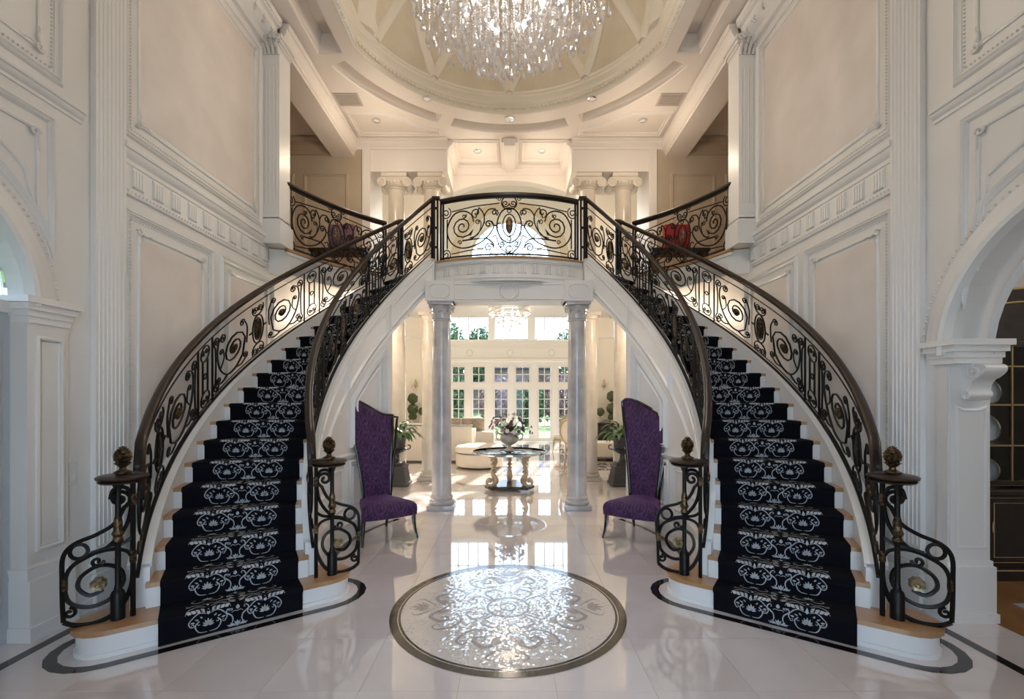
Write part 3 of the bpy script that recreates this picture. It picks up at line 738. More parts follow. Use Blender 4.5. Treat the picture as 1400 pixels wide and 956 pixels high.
def dome_rib(p0, p1, s1):
    N_ = 14; rings = []
    for i in range(N_ + 1):
        t = i / N_; c = dome_polar(p0 + (p1 - p0) * t, s1 * t); c2 = dome_polar(p0 + (p1 - p0) * min(1.02, t + 0.02), s1 * min(1.02, t + 0.02))
        tang = (c2 - c).normalized(); inw = (Vector((AP[0], AP[1], ZD + 0.3)) - c).normalized(); side = tang.cross(inw).normalized()
        rings.append([tuple(c + side * a + inw * b) for a, b in ((-0.08, -0.03), (-0.075, 0.03), (-0.045, 0.05), (0.045, 0.05), (0.075, 0.03), (0.08, -0.03))])
    MB().loft(rings).build('dome_rib', 'dome_trim', ceiling, smooth=40)
for p0 in (90, 123, 57, 150, 30):
    dome_rib(p0, p0 + 30, 0.72); dome_rib(p0, p0 - 30, 0.72)
for m in (1, -1):   # heavier ribs rise from the corners of the opening
    rings = []
    for i in range(13):
        t = i / 12; c = Vector(dome_pt(40, t * 0.8)) if m == 1 else Vector(dome_pt(1, t * 0.8)); 
        inw = (Vector((AP[0], AP[1], ZD + 0.3)) - c).normalized(); side = Vector((0, 0, 1)).cross(inw).normalized()
        rings.append([tuple(c + side * a + inw * b) for a, b in ((-0.17, -0.02), (-0.16, 0.04), (-0.09, 0.07), (0.09, 0.07), (0.16, 0.04), (0.17, -0.02))])
    MB().loft(rings).build('dome_rib', 'dome_trim', ceiling, smooth=40)

# ---- air vents and recessed lights in the soffit
for m, sd in ((1, 'left'), (-1, 'right')):
    t = thing('ceiling_vent', 'pale rectangular grille in the flat ceiling, %s of the dome' % sd, 'vent', (-2.81 * m, 7.95, ZC), group='ceiling grilles')
    x0, x1 = sorted((-3.02 * m, -2.60 * m))
    q = MB(); q.box(x0, x1, 7.78, 8.12, ZC - 0.012, ZC - 0.001); q.build('backing', 'vent_grey', t)
    for k in range(9):
        sl = MB().box(x0 + 0.03, x1 - 0.03, 7.81 + 0.032 * k, 7.825 + 0.032 * k, ZC - 0.02, ZC - 0.011).build('slat', 'vent_grey', t)
LIGHTS = [(-1.44, 7.93, 'on the ring soffit at the dome\'s left shoulder'), (1.44, 7.93, 'on the ring soffit at the dome\'s right shoulder'), (0.0, 8.50, 'on the ring soffit in line with the chandelier'),
          (-2.5, 8.55, 'in the ceiling panel above the left balcony corner'), (2.5, 8.55, 'in the ceiling panel above the right balcony corner'),
          (-0.68, 9.62, 'in the square panel left of the small centre beam'), (0.68, 9.62, 'in the square panel right of the small centre beam')]
for x, y, w in LIGHTS:
    t = thing('recessed_light', 'small round recessed ceiling light ' + w, 'light', (x, y, ZC), group='recessed ceiling lights')
    MB().lathe([(0.05, ZC - 0.001), (0.085, ZC - 0.001), (0.085, ZC - 0.012), (0.055, ZC - 0.016), (0.05, ZC - 0.008)], (x, y, 0), 18, cap=False).build('trim_ring', 'chrome', t, smooth=40)
    MB().lathe([(0.052, ZC - 0.002), (0.052, ZC - 0.006), (0.0, ZC - 0.006)], (x, y, 0), 16).build('lamp', 'lamp_glow', t)

# ---- landing slab, bridge fascia, upper back wall
BC, BR = (0.0, 9.18), 2.42     # the bridge front is an arc about BC
def bridge(th, off=0): return (BC[0] + (BR + off) * cos(R(th)), BC[1] + (BR + off) * sin(R(th)))
ba = [bridge(242.2 + 55.6 * i / 24) for i in range(25)]
def lpol(r, th, m): x, y = pol(r, th); return (x * m, y)
land = ba + [lpol(r, TOP - 1.5, -1) for r in (2.36, 3.62)] + [lpol(3.69, TOP - 1.5 + (161 - TOP) * i / 12, -1) for i in range(13)] + [(3.354, 6.35), (5.8, 6.35), (5.8, 9.95), (-5.8, 9.95), (-5.8, 6.35), (-3.354, 6.35)] + [lpol(3.69, TOP - 1.5 + (161 - TOP) * i / 12, 1) for i in range(12, -1, -1)] + [lpol(r, TOP - 1.5, 1) for r in (3.62, 2.36)]
landing = node('landing')
MB().prism(land, 3.43, ZL - 0.02).build('landing_slab', 'white_paint', landing)
MB().prism(land, ZL - 0.02, ZL).build('landing_floor', 'oak', landing)
for m in (1, -1):   # moulded edge of the balcony
    e = [(TOP - 1 + (160.5 - TOP + 1) * i / 16) for i in range(17)]
    q = MB()
    q.loft([[(*pol(3.69 - 0.03, t), ZL - 0.005), (*pol(3.69 - 0.03, t), ZL - 0.04), (*pol(3.72, t), ZL - 0.04), (*pol(3.72, t), ZL - 0.005)] for t in e]); q.build('nosing', 'oak', landing, m=m)
    q = MB(); q.loft([[(*pol(3.69 - 0.022, t), 3.74), (*pol(3.69 - 0.012, t), 3.70), (*pol(3.70, t), 3.70), (*pol(3.70, t), 3.74)] for t in e]); q.build('fascia_moulding', 'trim_paint', landing, m=m)
    q = MB(); q.loft([[(*pol(3.69 - 0.015, t), 3.47), (*pol(3.69 - 0.015, t), 3.43), (*pol(3.70, t), 3.43), (*pol(3.70, t), 3.47)] for t in e]); q.build('fascia_moulding', 'trim_paint', landing, m=m)
ths = [243 + 54 * i / 24 for i in range(25)]
def bridge_band(name, o0, o1, z0, z1, mat='trim_paint'):
    q = MB(); q.loft([[(*bridge(t, o0), z0), (*bridge(t, o1), z0), (*bridge(t, o1), z1), (*bridge(t, o0), z1)] for t in ths]); return q.build(name, mat, landing)
bridge_band('nosing', -0.1, 0.05, ZL - 0.035, ZL - 0.004, 'oak')
bridge_band('fascia_moulding', -0.02, 0.035, 3.715, ZL - 0.036); bridge_band('fascia_moulding', -0.02, 0.02, 3.69, 3.715)
bridge_band('rope_band', -0.02, 0.03, 3.475, 3.525); bridge_band('fascia_moulding', -0.02, 0.018, 3.43, 3.475)
for k in range(11):
    t = 247 + 46 * k / 10
    q = MB()
    for j in range(5):
        ta = t - 1.2 + 0.6 * j
        q.add([(*bridge(a, o), z) for z in (3.54, 3.68) for a, o in ((ta - 0.25, 0), (ta + 0.25, 0), (ta + 0.18, 0.02), (ta - 0.18, 0.02))], [(0, 1, 2, 3), (7, 6, 5, 4), (0, 4, 5, 1), (1, 5, 6, 2), (2, 6, 7, 3), (3, 7, 4, 0)])
    q.build('triglyph', 'trim_paint', landing)
# straight beam on the two marble columns
beam = node('trim_1'); beam.name = 'trim_1'
q = MB(); q.box(-0.90, 0.90, 6.82, 7.12, 3.13, 3.435); q.build('beam_body', 'white_paint', beam)
PB = lambda a, b, d: (a, 6.82 - d, b)
MB().mold(rect(-0.86, 0.86, 3.17, 3.39), [(-0.012, 0), (0, 0.012), (0.012, 0)], PB).build('panel_frame', 'trim_paint', beam)
MB().mold(ell(0, 3.28, 0.11, 0.11, 24), [(-0.012, 0), (-0.008, 0.018), (0.008, 0.018), (0.012, 0)], PB).build('round_boss', 'trim_paint', beam, smooth=40)
MB().mold(ell(0, 3.28, 0.15, 0.15, 24), [(-0.006, 0), (0, 0.014), (0.006, 0)], PB).build('round_boss', 'trim_paint', beam, smooth=40)
for m in (1, -1):
    MB().bbox(-1.25, -0.82, 6.76, 7.18, 3.13, 3.435, 0.006).build('beam_block', 'white_paint', beam, m=m)
    rr = [(-1.18, 3.22), (-1.12, 3.18), (-0.95, 3.18), (-0.89, 3.22), (-0.89, 3.34), (-0.95, 3.38), (-1.12, 3.38), (-1.18, 3.34)]
    MB().mold(rr, [(-0.008, 0), (0, 0.01), (0.008, 0)], lambda a, b, d: (a, 6.76 - d, b)).build('panel_frame', 'trim_paint', beam, m=m)
# upper back wall with the openings that hold the paired columns, and the arch between them
wb = node('wall_back')
for m in (1, -1):
    q = MB(); q.box(-5.8, -2.90, 9.24, 9.5, ZL, 6.9); q.build('wall_panel', 'shaded_plaster', wb, m=m)
    MB().box(-2.98, -2.82, 9.20, 10.08, ZL, 6.9).build('wall_pier', 'ceiling_paint', wb, m=m)
    q = MB(); q.box(-2.82, -1.26, 9.24, 10.32, 6.28, 6.9); q.build('lintel', 'ceiling_paint', wb, m=m)
    MB().mold(rect(-4.15, -3.3, 4.0, 6.2), PANEL, lambda a, b, d: (a, 9.24 - d, b)).build('panel_frame', 'shaded_plaster', wb, m=m)
    MB().mold(rect(-5.4, -4.4, 4.0, 6.2), PANEL, lambda a, b, d: (a, 9.24 - d, b)).build('panel_frame', 'shaded_plaster', wb, m=m)
    MB().mold([(-5.8, ZC - 0.32), (-3.5, ZC - 0.32)], [(y * 1.7, x * 1.6) for x, y in CORNICE], lambda a, b, d: (a, 9.24 - d, b), closed=False).build('crown_cornice', 'shaded_plaster', wb, m=m, smooth=30)
    q = MB(); q.box(-6.0, -5.75, 6.2, 9.5, ZL, 7.2); q.box(-6.0, -3.55, 6.2, 6.35, ZL, 7.2); q.build('wall_return', 'shaded_plaster', wb, m=m)
    q = MB(); q.box(-7.0, -XW, 9.9, 10.05, 0, 10.5); q.box(-XW, -2.85, 9.9, 10.05, ZL, 10.5); q.build('wall_panel', 'cream_wall', wb, m=m)
    q = MB(); q.box(-3.0, -1.3, 9.5, 10.32, 6.9, 10.5); q.build('lintel', 'cream_wall', wb, m=m)
ar = [(-1.3, 6.2)] + [(-1.3 + 2.6 * i / 20, 6.33 + 0.27 * (1 - ((i - 10) / 10) ** 2)) for i in range(21)] + [(1.3, 6.2)]
t = MB(); t.prism([(-1.3, 6.9)] + ar[1:-1] + [(1.3, 6.9)], 0, 1); q = MB(); q.add([(x, 10.3 + 0.25 * z, y) for x, y, z in t.v], t.f); q.box(-1.3, 1.3, 10.3, 10.55, 6.9, 10.5); q.build('arch_panel', 'ceiling_paint', wb)

# ---- great room shell
gr = node('wall_great_room')
for m in (1, -1):
    q = MB(); q.box(-7.0, -6.7, 10.0, 17.4, 0, 10.5); q.build('wall_panel', 'cream_wall', gr, m=m)
    q = MB(); q.box(-7.0, -2.62, 14.5, 14.75, 0, 10.5); q.box(-2.85, -2.62, 14.75, 17.4, 0, 10.5); q.build('wall_panel', 'cream_wall', gr, m=m)
    MB().mold(rect(-3.55, -2.80, 1.0, 3.6), PANEL, lambda a, b, d: (a, 14.5 - d, b)).build('panel_frame', 'cream_trim', gr, m=m, smooth=40)
    q = MB(); q.box(-6.7, -2.62, 14.46, 14.5, 0, 0.2); q.build('baseboard', 'cream_trim', gr, m=m)
# barrel vault with moulded arches
NV = 20
q = MB(); vr = [(6.9 * cos(R(180 - 180 * i / NV)), 6.4 + 3.9 * sin(R(180 * i / NV))) for i in range(NV + 1)]
q.add([(x, y, z) for y in (10.0, 17.6) for x, z in vr], [(i, i + 1, NV + 2 + i, NV + 1 + i) for i in range(NV)]); q.add([(x, y, z + 0.2) for y in (10.0, 17.6) for x, z in vr], [(i, i + 1, NV + 2 + i, NV + 1 + i) for i in range(NV)])
q.build('vault', 'cream_trim', gr, smooth=50)
for y in (11.5, 13.2, 14.9):
    MB().loft([[(x * s_, y + d, 6.4 + (z - 6.4) * s_) for s_, d in ((0.97, -0.18), (0.97, 0.18), (1.0, 0.18), (1.0, -0.18))] for x, z in vr]).build('vault_rib', 'cream_trim', gr)
v, f = curve_plate([(-2.7, 0), (2.7, 0), (2.7, 10.5), (-2.7, 10.5)],
    [rect(-2.28, -0.92, 0.06, 2.92), rect(-0.66, 0.80, 0.06, 2.92), rect(1.04, 2.40, 0.06, 2.92),
     rect(-2.42, -0.80, 3.86, 6.7), rect(-0.62, 0.72, 3.86, 6.7), rect(0.92, 2.46, 3.86, 6.7), [(1.55, 6.95)] + arc(0, 6.95, 1.55, 0, 180, 24)[1:-1] + [(-1.55, 6.95)]], 0, 0.3)
MB().add([(x, 17.5 + z, y) for x, y, z in v], f).build('window_wall', 'cream_trim', gr)
PW = lambda a, b, d: (a, 17.5 - d, b)
for z0, sc in ((2.98, 1.0), (3.66, 1.2)):
    MB().mold([(-2.62, z0), (2.62, z0)], [(y * sc, x * sc) for x, y in CORNICE], PW, closed=False).build('storey_cornice', 'cream_trim', gr, smooth=30)
MB().mold(rect(-2.4, 2.4, 3.2, 3.6), THIN, PW).build('panel_frame', 'cream_trim', gr)
for x in (-1.55, 0.0, 1.6):
    MB().mold(ell(x, 3.40, 0.11, 0.13, 16), THIN, PW).build('shell_ornament', 'ornament_paint', gr, smooth=40)
MB().mold(arc(0, 6.95, 1.70, 0, 180, 30), [(-0.1, 0), (-0.08, 0.05), (0.08, 0.06), (0.1, 0)], PW, closed=False).build('archivolt', 'cream_trim', gr, smooth=40)
MB().mold(arc(0, 6.95, 2.12, 0, 180, 30), [(-0.16, -0.004), (-0.14, 0.05), (0.14, 0.05), (0.16, -0.004)], PW, closed=False).build('archivolt', 'gilt_band', gr, smooth=40)
MB().mold(arc(0, 6.95, 2.5, 0, 180, 30), PANEL, PW, closed=False).build('archivolt', 'cream_trim', gr, smooth=40)
# French doors, transoms and upper windows
def glazing(name, x0, x1, z0, z1, nx, nz, fw=0.06, solid=0.0, y=17.55, bar=0.013):
    w = node(name)
    q = MB(); q.box(x0, x0 + fw, y, y + 0.08, z0, z1); q.box(x1 - fw, x1, y, y + 0.08, z0, z1); q.box(x0 + fw, x1 - fw, y, y + 0.08, z1 - fw, z1); q.box(x0 + fw, x1 - fw, y, y + 0.08, z0, z0 + fw + solid)
    fr = q.build('frame', 'trim_paint', w)
    gx0, gx1, gz0, gz1 = x0 + fw, x1 - fw, z0 + fw + solid, z1 - fw
    q = MB()
    for i in range(1, nx): a = gx0 + (gx1 - gx0) * i / nx; q.box(a - bar, a + bar, y + 0.02, y + 0.06, gz0, gz1)
    for j in range(1, nz): b = gz0 + (gz1 - gz0) * j / nz; q.box(gx0, gx1, y + 0.02, y + 0.06, b - bar, b + bar)
    if nx * nz > 1: q.build('glazing_bars', 'trim_paint', w)
    q = MB(); q.add([(gx0, y + 0.04, gz0), (gx1, y + 0.04, gz0), (gx1, y + 0.04, gz1), (gx0, y + 0.04, gz1)], [(0, 1, 2, 3)]); q.build('pane', 'pane_glass', w)
    return w
wi = 1; di = 2
for k, (x0, x1) in enumerate(((-2.28, -0.92), (-0.66, 0.80), (1.04, 2.40))):
    mid = (x0 + x1) / 2
    for a, b in ((x0, mid - 0.10), (mid + 0.10, x1)):
        glazing('door_%d' % di, a, b, 0.06, 2.06, 2, 5, 0.075); di += 1
        glazing('window_%d' % wi, a, b, 2.22, 2.92, 2, 2, 0.06); wi += 1
    MB().box(mid - 0.10, mid + 0.10, 17.47, 17.7, 0.06, 2.92).build('mullion_post', 'cream_trim', gr)
    MB().box(x0, x1, 17.485, 17.69, 2.06, 2.22).build('transom_bar', 'cream_trim', gr)
for x0, x1 in ((-2.42, -0.80), (-0.62, 0.72), (0.92, 2.46)):
    glazing('window_%d' % wi, x0, x1, 3.86, 6.7, 4, 3, 0.05, bar=0.024); wi += 1
w = node('window_%d' % wi)
q = MB(); q.add([(x, 17.59, z) for x, z in arc(0, 6.95, 1.55, 0, 180, 24)], [tuple(range(25))]); q.build('pane', 'pane_glass', w)
q = MB()
for k in range(1, 8): q.tube([(0, 17.57, 6.95), (1.55 * cos(R(22.5 * k)), 17.57, 6.95 + 1.55 * sin(R(22.5 * k)))], 0.03, 4)
q.tube([(x, 17.57, z) for x, z in arc(0, 6.95, 0.8, 0, 180, 20)], 0.016, 4); q.tube([(x, 17.57, z) for x, z in arc(0, 6.95, 1.52, 0, 180, 24)], 0.04, 4); q.tube([(-1.55, 17.57, 6.97), (1.55, 17.57, 6.97)], 0.03, 4)
q.build('glazing_bars', 'trim_paint', w)

# ---- entrance front behind the camera: wall with a tall glazed doorway
wf = node('wall_front')
v, f = curve_plate([(-3.6, 0), (3.6, 0), (3.6, H), (-3.6, H)], [[(-1.55, 0.02), (1.55, 0.02), (1.55, 2.6)] + arc(0, 2.6, 1.55, 0, 180, 20)[1:-1] + [(-1.55, 2.6)]], 0, 0.25)
MB().add([(x, -1.2 - z, y) for x, y, z in v], f).build('wall_panel', 'white_paint', wf)
q = MB()
for x in (-1.51, 0.0, 1.51): q.box(x - 0.04, x + 0.04, -1.36, -1.28, 0.02, 2.6)
for z in (0.1, 2.6): q.box(-1.55, 1.55, -1.36, -1.28, z - 0.06, z + 0.06)
for k in range(1, 5): q.tube([(0, -1.32, 2.6), (1.55 * cos(R(36 * k)), -1.32, 2.6 + 1.55 * sin(R(36 * k)))], 0.03, 4)
q.build('glazing_bars', 'trim_paint', wf)
q = MB(); q.add([(x, -1.32, z) for x, z in [(-1.55, 0.02), (1.55, 0.02), (1.55, 2.6)] + arc(0, 2.6, 1.55, 0, 180, 20)[1:-1] + [(-1.55, 2.6)]], [tuple(range(23))]); q.build('pane', 'pane_glass', wf)

# ---- dining room beyond the arch on the right
dr = node('wall_dining_room')
q = MB(); q.box(3.66, 7.2, 4.78, 4.95, 0, 3.3); q.box(7.1, 7.25, -1.2, 4.95, 0, 3.3); q.box(3.6, 7.25, -1.35, -1.2, 0, 3.4); q.build('wall_panel', 'white_paint', dr)
q = MB(); q.box(3.6, 7.25, -1.2, 4.95, 3.3, 3.4); q.build('ceiling_slab', 'white_paint', dr)
df = struct(MB().box(3.658, 7.25, -1.2, 4.95, -0.12, 0.003).build('floor_dining_room', 'wood_floor'))
MB().mold(arc(2.47, 2.02, 0.93, 0, 180, 24), [(-0.03, 0), (0, 0.015), (0.03, 0)], lambda a, b, d: (XW + 0.25, a, b), closed=False).build('arch_lining', 'trim_paint', dr)

# ================================================================ STAIRCASES
RI, RO = 2.44, 3.48             # tread ends
WORDS = {1: 'left', -1: 'right'}
def centre(m): return (CX * m, CY, 0)
def lp(r, th, z): return (r * cos(R(th)), r * sin(R(th)), z)      # about the flight's centre
MOTIF = {}
def damask(m):
    """one row of the runner's woven pattern: riser, nosing and tread; shared by every step"""
    W = 0.915; r_out = 3.415; TL = 0.225
    def Pm(a, h):                # a across from the outer edge (0..W), h up the riser then back over the tread
        r = r_out - a
        if h <= RISE: th, z, off = TH1, h, 0.012
        else: th, z, off = TH1 - (h - RISE) / TL * DT, RISE, 0.0
        x, y, _ = lp(r, th, 0)
        n = (-sin(R(th)) * -1, cos(R(th)) * -1)
        # the riser face looks back along increasing angle
        n = (-sin(R(th)), cos(R(th)))
        o = 0.027 if h <= RISE else 0.0
        zz = z if h <= RISE else z + 0.0105
        k = max(0.0, min(1.0, (h - RISE + 0.06) / 0.02))
        o = (0.0135 + 0.0205 * k) if h <= RISE else 0.024 * max(0, 1 - (h - RISE) / 0.03)
        return (x + n[0] * o, y + n[1] * o, zz)
    q = MB()
    def st(pts, w): ribbon(q, pts, w * 0.72, Pm)
    for c, S_ in ((0.285, 0.74), (0.645, 0.74)):      # two bouquets
        b = 0.088; C0 = c
        def st(pts, w, C0=C0, S_=S_): ribbon(q, [(C0 + (a - C0) * S_, h) for a, h in pts], w * 0.62, Pm)
        for k in range(7): petal(q, (c, b - 0.02), 0.052 - abs(k - 3) * 0.005, 0.015, R(90 + (k - 3) * 27), Pm)
        for s_ in (1, -1):
            st(catmull([(c + 0.01 * s_, 0.022), (c + 0.075 * s_, 0.030), (c + 0.105 * s_, 0.075), (c + 0.075 * s_, 0.105)], 5) + spi(c + 0.072 * s_, 0.088, 0.018, 80, -0.8 * s_), 0.013)
            st(catmull([(c + 0.02 * s_, 0.160), (c + 0.07 * s_, 0.172), (c + 0.12 * s_, 0.150), (c + 0.155 * s_, 0.105), (c + 0.14 * s_, 0.075)], 5) + spi(c + 0.128 * s_, 0.082, 0.016, -30, -0.8 * s_), 0.012)
            for k in range(3): petal(q, (c + (0.035 + 0.022 * k) * s_, 0.125 - 0.012 * k), 0.028, 0.013, R(90 - (30 + 25 * k) * s_), Pm)
            for k in range(4): petal(q, (c + (0.02 + 0.026 * k) * s_, 0.170 + 0.003 * k), 0.034, 0.012, R(90 - (50 + 12 * k) * s_), Pm)
            st(catmull([(c + 0.02 * s_, 0.200), (c + 0.09 * s_, 0.215), (c + 0.15 * s_, 0.20), (c + 0.185 * s_, 0.175)], 5), 0.012)
            st(catmull([(c + 0.01 * s_, 0.255), (c + 0.06 * s_, 0.235), (c + 0.12 * s_, 0.25), (c + 0.16 * s_, 0.235)], 5) + spi(c + 0.16 * s_, 0.25, 0.016, -90, 0.8 * s_), 0.012)
            st(catmull([(c + 0.02 * s_, 0.30), (c + 0.08 * s_, 0.285), (c + 0.13 * s_, 0.31), (c + 0.10 * s_, 0.345)], 5), 0.013)
        for k in range(5): petal(q, (c, 0.315), 0.04, 0.014, R(90 + (k - 2) * 35), Pm)
        petal(q, (c, 0.150), 0.035, 0.022, R(90), Pm); petal(q, (c, 0.21), 0.035, 0.02, R(90), Pm)
    def st(pts, w): ribbon(q, pts, w * 0.66, Pm)
    c = 0.465                   # lyre between them
    for s_ in (1, -1):
        st(catmull([(c + 0.055 * s_, 0.012), (c + 0.03 * s_, 0.05), (c + 0.035 * s_, 0.09), (c + 0.07 * s_, 0.125), (c + 0.065 * s_, 0.155)], 5) + spi(c + 0.048 * s_, 0.150, 0.016, 0, 0.8 * s_), 0.014)
        for k in range(3): petal(q, (c + 0.012 * k * s_, 0.008 + 0.004 * k), 0.045, 0.013, R(90 - (25 + 25 * k) * s_), Pm)
        st(catmull([(c + 0.0 * s_, 0.120), (c + 0.02 * s_, 0.130), (c + 0.035 * s_, 0.115)], 5), 0.012)
        st(catmull([(c + 0.01 * s_, 0.205), (c + 0.05 * s_, 0.225), (c + 0.03 * s_, 0.265), (c + 0.06 * s_, 0.30), (c + 0.02 * s_, 0.34)], 5), 0.013)
        for k in range(3): petal(q, (c + 0.01 * s_, 0.19 + 0.05 * k), 0.05, 0.013, R(90 - 70 * s_), Pm)
    petal(q, (c, 0.14), 0.035, 0.025, R(90), Pm); petal(q, (c, 0.015), 0.04, 0.016, R(90), Pm); petal(q, (c, 0.36), 0.035, 0.03, R(-90), Pm)
    return q
for m in (1, -1):
    sd = WORDS[m]
    st_ = thing('staircase', 'curved white staircase with oak treads sweeping up the %s side of the hall' % sd, 'staircase', centre(m), group='twin curved staircases')
    # treads and risers: one mesh each, turned and lifted step by step
    def sector(mb, r0, r1, t0, t1, z0, z1, n=5):
        mb.loft([[lp(r0, t0 + (t1 - t0) * i / n, z0), lp(r1, t0 + (t1 - t0) * i / n, z0), lp(r1, t0 + (t1 - t0) * i / n, z1), lp(r0, t0 + (t1 - t0) * i / n, z1)] for i in range(n + 1)])
        return mb
    tread = sector(MB(), RI - 0.02, RO + 0.02, TH1 + 0.28, TH1 - DT - 0.2, RISE - 0.032, RISE).build('tread', 'oak', st_, m=m, local=True)
    tread.location = (0, 0, RISE); tread.rotation_euler = (0, 0, -R(DT) * m)
    riser = sector(MB(), RI - 0.02, RO + 0.02, TH1, TH1 - DT - 0.3, -0.02, RISE - 0.032).build('riser', 'trim_paint', st_, m=m, local=True)
    riser.location = (0, 0, RISE); riser.rotation_euler = (0, 0, -R(DT) * m)
    for k in range(2, 20):
        share(tread, st_, (0, 0, RISE * k), -R(DT) * m * k); share(riser, st_, (0, 0, RISE * k), -R(DT) * m * k)
    share(riser, st_, (0, 0, RISE * 20), -R(DT) * m * 20)
    # broad first step with rounded ends
    so = step_outline(0.0); so2 = step_outline(0.025)
    back = [pol(2.5, 209), pol(3.45, 209)]
    q = MB(); q.prism(so + back, 0, RISE - 0.032); q.prism(step_outline(0.012) + back, 0, 0.03); q.build('first_riser', 'trim_paint', st_, m=m, smooth=40)
    q = MB(); q.prism(so2 + back, RISE - 0.032, RISE); q.build('first_tread', 'oak', st_, m=m, smooth=40)
    # strings, soffit, wall under the flight
    T0, T1 = 211.9, TOP - 1.0; NS = 60
    tt = [T0 + (T1 - T0) * i / NS for i in range(NS + 1)]
    def zs(th, d): return max(0.02, ((TH1 - th) / DT + 1) * RISE + d)
    def string(name, r0, r1, lo, hi, mat='trim_paint'):
        q = MB(); q.loft([[(*pol(r0, t), max(0.0, min(ZL - 0.02, zs(t, lo)))), (*pol(r1, t), max(0.0, min(ZL - 0.02, zs(t, lo)))), (*pol(r1, t), min(zs(t, hi), ZL + 0.02)), (*pol(r0, t), min(zs(t, hi), ZL + 0.02))] for t in tt]); return q.build(name, mat, st_, m=m, smooth=30)
    string('outer_string', RO, RO + 0.115, -0.42, 0.10); string('inner_string', RI - 0.085, RI, -0.46, 0.10)
    string('string_cap', RO - 0.01, RO + 0.13, 0.075, 0.105); string('string_cap', RI - 0.10, RI + 0.01, 0.075, 0.105)
    string('string_cap', RI - 0.10, RI - 0.084, -0.02, 0.03); string('string_cap', RI - 0.10, RI - 0.084, -0.46, -0.41)
    q = MB(); q.loft([[(*pol(RI - 0.02, t), zs(t, -0.46)), (*pol(RO + 0.06, t), zs(t, -0.46)), (*pol(RO + 0.06, t), max(0.03, zs(t, -0.28))), (*pol(RI - 0.02, t), max(0.03, zs(t, -0.28)))] for t in tt if t < 205]); q.build('soffit', 'white_paint', st_, m=m, smooth=30)
    def under(name, r0, r1, a, b, mat='white_paint'):
        n_ = 30; q = MB(); q.loft([[(*pol(r0, t), 0), (*pol(r1, t), 0), (*pol(r1, t), max(0.03, zs(t, -0.40))), (*pol(r0, t), max(0.03, zs(t, -0.40)))] for t in [a + (b - a) * i / n_ for i in range(n_ + 1)]]); return q.build(name, mat, st_, m=m, smooth=30)
    under('understair_wall', RI - 0.07, RI - 0.02, 211.5, 148); under('understair_wall', RO + 0.02, RO + 0.10, 211.5, 150)
    q = MB(); q.loft([[(*pol(RI - 0.07, 148), 0), (*pol(RO + 0.1, 150), 0), (*pol(RO + 0.1, 150), zs(150, -0.4)), (*pol(RI - 0.07, 148), zs(148, -0.4))], [(*pol(RI - 0.07, 147.5), 0), (*pol(RO + 0.1, 149.5), 0), (*pol(RO + 0.1, 149.5), zs(150, -0.4)), (*pol(RI - 0.07, 147.5), zs(148, -0.4))]]); q.build('understair_wall', 'white_paint', st_, m=m)
    # mouldings on the inner string and on the wall under it; a = angle, b = height
    RW = RI - 0.07
    PS = lambda a, b, d: (CX + (RI - 0.085 - d) * cos(R(a)), CY + (RI - 0.085 - d) * sin(R(a)), b)
    PU = lambda a, b, d: (CX + (RW - d) * cos(R(a)), CY + (RW - d) * sin(R(a)), b)
    def metric(P): return lambda a, b, d: P(200 - a / RW * 57.2958, b, d)
    def am(th): return (200 - th) / 57.2958 * RW
    PSm = metric(lambda a, b, d: PS(a, b, d * 1.5)); PUm = metric(lambda a, b, d: PU(a, b, d * 1.9))
    def dense(path, step=0.12):
        o = []
        for i in range(len(path)):
            a, b = Vector(path[i]), Vector(path[(i + 1) % len(path)]); k = max(1, int((b - a).length / step))
            o += [tuple(a + (b - a) * j / k) for j in range(k)]
        return o
    for a0, a1 in ((204, 189), (187.5, 171), (169.5, 150), (148.5, 130)):
        p = [(am(a0), zs(a0, -0.36)), (am(a1), zs(a1, -0.36)), (am(a1), zs(a1, -0.07)), (am(a0), zs(a0, -0.07))]
        MB().mold(dense(p), [(-0.022, 0), (-0.012, 0.015), (0, 0.018), (0.014, 0.006), (0.02, 0)], PSm).build('panel_frame', 'trim_paint', st_, m=m, smooth=40)
    for a0, a1, z0 in ((167.5, 151, 1.10), (180, 170, 1.10)):
        top0, top1 = zs(a0, -0.60), zs(a1, -0.60)
        if top0 > z0 + 0.05:
            for e, pr in ((0.0, PANEL), (0.11, THIN)):
                s_ = RISE / DT * 57.2958 / RW
                p = [(am(a0) + e, z0 + e), (am(a1) - e, z0 + e), (am(a1) - e, top1 - e - s_ * e), (am(a0) + e, max(z0 + e + 0.03, top0 - e + s_ * e))]
                if p[3][1] - p[0][1] > 0.02: MB().mold(dense(p), pr, PUm).build('panel_frame', 'trim_paint', st_, m=m, smooth=40)
    for a0, a1 in ((199, 193), (191.5, 184), (182, 171), (169, 160), (158.5, 150)):
        zt = min(0.90, zs(a0, -0.62))
        if zt > 0.45:
            MB().mold(dense(rect(am(a0), am(a1), 0.30, zt)), [(-0.028, 0), (-0.02, 0.014), (0, 0.02), (0.02, 0.008), (0.026, 0)], PUm).build('panel_frame', 'trim_paint', st_, m=m, smooth=40)
            MB().mold(dense(rect(am(a0) + 0.07, am(a1) - 0.07, 0.37, zt - 0.07)), THIN, PUm).build('panel_frame', 'trim_paint', st_, m=m, smooth=40)
    MB().mold([(am(186 - 38 * i / 20), 0.98) for i in range(21)], [(-0.03, 0), (-0.02, 0.02), (0.01, 0.03), (0.03, 0)], PUm, closed=False).build('dado_rail', 'trim_paint', st_, m=m, smooth=40)
    MB().mold([(am(206 - 58 * i / 30), 0.09) for i in range(31)], [(-0.09, 0.02), (0.07, 0.02), (0.09, 0.01), (0.10, 0)], PUm, closed=False).build('baseboard', 'trim_paint', st_, m=m, smooth=40)
